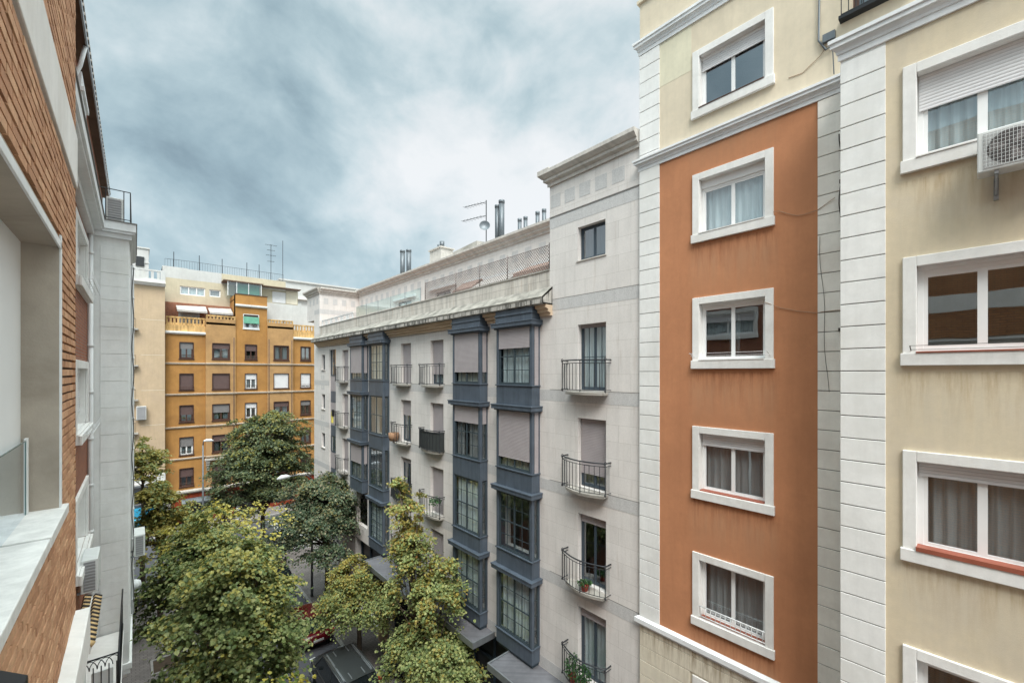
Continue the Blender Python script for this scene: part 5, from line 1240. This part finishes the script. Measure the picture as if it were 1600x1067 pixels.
# ------------------------------------------------------------------ vehicles
def car(name, x, y, ang, label, paint, suv=False):
    t = thing(name, (0, 0, 0), label, 'car')
    L, W_ = (4.55, .93) if suv else (4.1, .86); Hb = .98 if suv else .88; Ht = 1.74 if suv else 1.46
    sec = [(-.5, .62, .45, .70), (-.485, .80, .32, .86), (-.44, .93, .26, .97), (-.30, .99, .24, 1.0), (0, 1, .24, 1.0), (.22, 1, .24, .99), (.34, .98, .25, .93), (.45, .90, .27, .84), (.49, .76, .34, .74), (.5, .60, .42, .66)]
    m = MB(); m.smooth = True; rings = []
    for (q, wk, zb, zt) in sec:
        yy = q*L; ww = W_*wk; z1 = Hb*zt
        rings.append([(-ww*.90, yy, zb), (-ww, yy, zb+.14), (-ww*1.0, yy, z1-.22), (-ww*.965, yy, z1-.07), (-ww*.86, yy, z1), (0, yy, z1+.035), (ww*.86, yy, z1), (ww*.965, yy, z1-.07), (ww, yy, z1-.22), (ww, yy, zb+.14), (ww*.90, yy, zb)])
    n = 11; vs = [v for r in rings for v in r]
    fs = [(i*n+k, i*n+(k+1) % n, (i+1)*n+(k+1) % n, (i+1)*n+k) for i in range(len(rings)-1) for k in range(n)]+[tuple(range(n)), tuple((len(rings)-1)*n+k for k in range(n))]
    m.idx(vs, fs); b = m.build('body', paint, t, bevel=0)
    b.modifiers.new('sub', 'SUBSURF').levels = 1; b.modifiers['sub'].render_levels = 2
    # glasshouse: dark glass body with painted roof and pillars
    y0, y1, y2, y3 = (-.485*L, -.43*L, .12*L, .26*L) if suv else (-.42*L, -.30*L, .08*L, .25*L)
    z0, z1 = Hb-.02, Ht-.05; wb, wt = W_*.93, W_*.76
    m = MB(); m.idx([(-wb, y0, z0), (wb, y0, z0), (wb, y3, z0), (-wb, y3, z0), (-wt, y1, z1), (wt, y1, z1), (wt, y2, z1), (-wt, y2, z1)], [(0, 1, 2, 3), (4, 5, 6, 7), (0, 1, 5, 4), (1, 2, 6, 5), (2, 3, 7, 6), (3, 0, 4, 7)])
    m.build('window_glass', 'car_glass', t, bevel=.03)
    m = MB(); m.smooth = True; N = 8; rows = []
    for i in range(N+1):
        q = i/N; yy = y1-.03+(y2-y1+.06)*q; zz = z1-.02+.055*math.sin(math.pi*min(1, q*1.0+.0))
        rows.append([(-wt-.02, yy, z1-.03), (-wt*.93, yy, zz+.02), (-wt*.5, yy, zz+.045), (0, yy, zz+.055), (wt*.5, yy, zz+.045), (wt*.93, yy, zz+.02), (wt+.02, yy, z1-.03)])
    m.idx([v for r in rows for v in r], [(i*7+k, i*7+k+1, (i+1)*7+k+1, (i+1)*7+k) for i in range(N) for k in range(6)]); r = m.build('roof', paint, t)
    m = MB()
    for s in (-1, 1):
        m.tube([(s*(wb+.005), y0, z0), (s*(wt+.01), y1, z1)], .035, 6); m.tube([(s*(wb+.005), y3, z0), (s*(wt+.01), y2, z1)], .03, 6)
        ym = (y1+y2)/2; m.tube([(s*(wb+.005), ym, z0), (s*(wt+.01), ym, z1)], .028, 5); m.tube([(s*(wt+.005), y1, z1), (s*(wt+.005), y2, z1)], .035, 6)
        m.tube([(s*(wb+.01), y0, z0), (s*(wb+.01), y3, z0)], .014, 5)
    m.build('pillar', paint, t)
    if suv:
        m = MB()
        for s in (-1, 1):
            m.tube([(s*wt*.86, y1+.15, z1+.02), (s*wt*.86, y1+.25, z1+.08), (s*wt*.86, y2-.25, z1+.08), (s*wt*.86, y2-.12, z1+.02)], .018, 6)
        for k in (-.4, -.2, .2, .4): m.box(wt*2*k-.02, wt*2*k+.02, y1+.1, y2-.1, z1+.045, z1+.062)
        m.build('roof_rail', 'galvanised', t)
    for sx in (-1, 1):
        for yy in (-.30*L, .31*L):
            m = MB(); r_ = .36 if suv else .31
            m.tube([(sx*(W_-.20), yy, r_), (sx*(W_+.012), yy, r_)], r_, 24); wh = m.build('wheel', 'rubber', t, bevel=.02)
            m = MB(); m.tube([(sx*(W_), yy, r_), (sx*(W_+.022), yy, r_)], r_*.62, 16)
            for k in range(5): q = k*1.2566; m.tube([(sx*(W_+.024), yy, r_), (sx*(W_+.024), yy+r_*.58*math.cos(q), r_+r_*.58*math.sin(q))], .025, 4)
            m.build('rim', 'galvanised', wh)
        m = MB(); m.box(sx*W_*.88-.07, sx*W_*.88+.07, -.497*L, -.455*L, Hb-.26, Hb-.02) if not suv else m.box(sx*W_*.90-.05, sx*W_*.90+.05, -.492*L, -.45*L, Hb-.25, z1-.25); m.build('tail_light', 'tail_red', t, bevel=.02)
        m = MB(); m.box(sx*W_*.72-.14, sx*W_*.72+.14, .45*L, .488*L, Hb*.84-.22, Hb*.84-.08); m.build('headlight', 'lamp_clear', t, bevel=.02)
        m = MB(); m.box(sx*(W_+.09)-.09, sx*(W_+.09)+.09, y3-.42, y3-.32, z0+.02, z0+.16); m.build('wing_mirror', paint, t, bevel=.03)
    m = MB(); m.box(-.26, .26, -.503*L, -.49*L, .5, .61); m.build('number_plate', 'ac_white', t)
    t.location = (x, y, -.14); t.rotation_euler.z = ang
    return t
car('parked_car', 7.15, 19.8, 0, 'dark grey estate car with roof rails parked at the bottom behind the trees', 'grey_paint', True)
car('parked_car', 7.25, 25.6, 0, 'dark red car parked ahead of the grey estate', 'red_paint')
car('parked_car', 3.55, 24.5, math.pi, 'dark red car hidden under the biggest left tree', 'red_paint')
car('parked_car', 3.5, 31.5, math.pi, 'black car parked at the left kerb near the crossing', 'black_paint')
car('parked_car', 7.2, 33.4, 0, 'black car parked under the dark round tree', 'black_paint')
def scooter(x, y, ang, label, paint='black_paint', group='motorcycles parked on the pavement'):
    t = thing('motorcycle', (0, 0, 0), label, 'motorcycle', group)
    for yy in (-.62, .62):
        m = MB(); n = 20
        m.tube([(0, yy+.25*math.cos(q), .29+.25*math.sin(q)) for q in np.linspace(0, 2*math.pi, n)], .055, 8, cap=False); wl = m.build('wheel', 'rubber', t)
        m = MB(); m.tube([(-.03, yy, .29), (.03, yy, .29)], .07, 10)
        for k in range(6): q = k*math.pi/3; m.tube([(0, yy, .29), (0, yy+.2*math.cos(q), .29+.2*math.sin(q))], .012, 4)
        m.build('rim', 'galvanised', wl)
    m = MB(); m.smooth = True
    prof = [(-.85, .05, .62, .74), (-.6, .13, .45, .80), (-.3, .16, .40, .76), (0, .15, .32, .62), (.2, .13, .34, .66), (.38, .17, .40, .98), (.52, .14, .50, 1.02), (.62, .05, .62, .90)]
    rings = [[(-w_, y_, a_), (-w_*1.1, y_, (a_+b_)/2), (-w_*.7, y_, b_), (w_*.7, y_, b_), (w_*1.1, y_, (a_+b_)/2), (w_, y_, a_)] for y_, w_, a_, b_ in prof]
    m.idx([v for r in rings for v in r], [(i*6+k, i*6+(k+1) % 6, (i+1)*6+(k+1) % 6, (i+1)*6+k) for i in range(7) for k in range(6)]+[tuple(range(6)), tuple(42+k for k in range(6))])
    b = m.build('body', paint, t); b.modifiers.new('s', 'SUBSURF').levels = 1
    m = MB(); m.box(-.14, .14, -.62, .0, .76, .86); m.build('seat', 'rubber', t, bevel=.04)
    m = MB(); m.tube([(-.34, .34, 1.04), (-.15, .42, 1.06), (.15, .42, 1.06), (.34, .34, 1.04)], .018, 6); m.tube([(0, .62, .3), (0, .44, 1.04)], .03, 6)
    for s in (-1, 1): m.tube([(s*.24, .40, 1.06), (s*.30, .42, 1.22)], .008, 4); m.box(s*.30-.06, s*.30+.06, .41, .43, 1.18, 1.26)
    m.build('handlebar', 'black_metal', t)
    m = MB(); m.box(-.08, .08, .60, .66, .78, .90); m.build('headlight', 'lamp_clear', t, bevel=.02)
    m = MB(); m.box(-.07, .07, -.88, -.84, .62, .70); m.build('tail_light', 'tail_red', t)
    m = MB(); m.box(-.09, .09, -.90, -.885, .40, .56); m.build('number_plate', 'ac_white', t)
    t.location = (x, y, 0); t.rotation_euler.z = ang
    return t
scooter(.85, 43.0-7.0, 2.6, 'dark motorcycle nearest the white bay at the pavement corner')
scooter(1.55, 36.4, 2.8, 'second motorcycle from the white bay, with a bright number plate', 'grey_paint')
scooter(.3, 34.4, 2.3, 'motorcycle half hidden behind the edge of the white bay')
scooter(9.2, 18.7, .5, 'black scooter on the right pavement beside the grey estate car')
# ------------------------------------------------------------------ lamps, small street things
def lamp(x, y, h, arm, label, r=.06):
    t = thing('street_lamp', (x, y, 0), label, 'street lamp', None)
    m = MB(); m.tube([(x, y, 0), (x, y, 1.0), (x, y, h-.2)], [r*1.5, r*1.2, r*.8], 10); m.tube([(x, y, h-.2), (x+arm*.25, y, h+.12), (x+arm*.6, y, h+.2), (x+arm, y, h+.18)], [r*.75, r*.6, r*.5, r*.45], 8); m.build('pole', 'lamp_pole', t)
    m = MB(); m.smooth = True; s = 1 if arm > 0 else -1
    m.tube([(x+arm-s*.08, y, h+.18), (x+arm+s*.15, y, h+.21), (x+arm+s*.45, y, h+.19), (x+arm+s*.70, y, h+.12)], [.05, .13, .15, .05], 12); m.build('lamp_head', 'lamp_clear', t)
    return t
plain('lamp_pole', (.13, .14, .15), .5, .3, var=.1)
lamp(8.6, 29.3, 7.85, -1.35, 'curved arm street lamp with a pale head above the dark round tree')
lamp(4.72, 48.9, 8.0, .12, 'tall slim street lamp standing before the maroon shop front', .075)
t = thing('kiosk_post', (7.55, 49.3, 0), 'white information post on the far pavement before the maroon shop', 'post')
m = MB(); m.box(7.4, 7.7, 49.2, 49.4, 0, 1.75); m.build('panel', 'lamp_clear', t, bevel=.03)
m = MB(); m.box(7.38, 7.72, 49.18, 49.42, 1.75, 1.95); m.build('cap', 'fabric_yellow', t, bevel=.03)
# tree pits
for k, (x, y, lb) in enumerate([(1.3, 31.3, 'tree pit with bare soil under the light green tree'), (1.2, 27.4, 'empty rectangular tree pit in the left pavement nearest the camera')]):
    t = thing('tree_pit', (x, y, 0), lb, 'tree pit')
    m = MB(); m.box(x-.55, x+.75, y-.6, y+.6, .002, .012); m.build('soil', 'soil', t)
    m = MB()
    for a in ((x-.65, x-.55, y-.7, y+.7), (x+.75, x+.85, y-.7, y+.7), (x-.55, x+.75, y-.7, y-.6), (x-.55, x+.75, y+.6, y+.7)): m.box(*a, .0, .05)
    m.build('kerb_edge', 'kerb', t)
# ------------------------------------------------------------------ things on the balconies
def plant(x, y, z, h, w_, label, pot=True, n=160, seed=1, mat='leaves_plant', trail=0):
    t = thing('potted_plant', (x, y, z), label, 'potted plant', None); rr = random.Random(seed)
    if pot: m = MB(); m.lathe((x, y, z), [(.09, 0), (.12, .16), (.13, .17), (.13, .20), (.02, .19)], 12); m.build('pot', 'pot', t)
    m = MB()
    for i in range(n):
        q = rr.random()*6.28; r0 = w_*rr.random()**.6; zz = z+.18+h*rr.random()*(1-.4*r0/w_); p = Vector((x+r0*math.cos(q), y+r0*math.sin(q), zz-trail*rr.random()))
        a = Vector((rr.uniform(-1, 1), rr.uniform(-1, 1), rr.uniform(-.3, 1))).normalized()*.05; b = a.cross(Vector((rr.uniform(-1, 1), rr.uniform(-1, 1), 1))).normalized()*.022
        m.face([p-a, p+b, p+a, p-b])
    m.build('leaves', mat, t, recalc=False)
    return t
plant(9.98, 7.95, 8.12, .12, .22, 'flat green plant on the third balcony of the stone tower', n=160, seed=2)
plant(9.95, 8.40, 5.20, .75, .24, 'leafy plant in a red pot on the lowest balcony of the stone tower', n=260, seed=3)
plant(9.92, 7.95, 5.20, .60, .24, 'second plant, right of the red pot, on the lowest tower balcony', n=260, seed=4)
plant(9.95, 16.3, 8.75, .18, .30, 'green trailing plant hung on the rail behind the golden tree top', pot=False, n=220, seed=5, trail=.25)
m = MB(); r = thing('wicker_basket', (9.9, 20.2, 11.1), 'round wicker basket on the narrow balcony left of the screened one', 'basket'); m.lathe((9.95, 20.35, 11.08), [(.20, 0), (.26, .2), (.27, .42), (.2, .40)], 14); m.build('weave', 'wicker', r)
m = MB(); r = thing('cloth', (9.75, 28.9, 11.4), 'yellow and black cloth hung over a far narrow balcony rail', 'cloth'); m.box(9.74, 9.78, 28.75, 29.1, 11.25, 12.0); m.build('fabric', 'fabric_yellow', r, bevel=.02); m = MB(); m.box(9.7, 9.82, 28.6, 28.95, 11.7, 12.15); m.build('dark_fabric', 'rubber', r, bevel=.05)
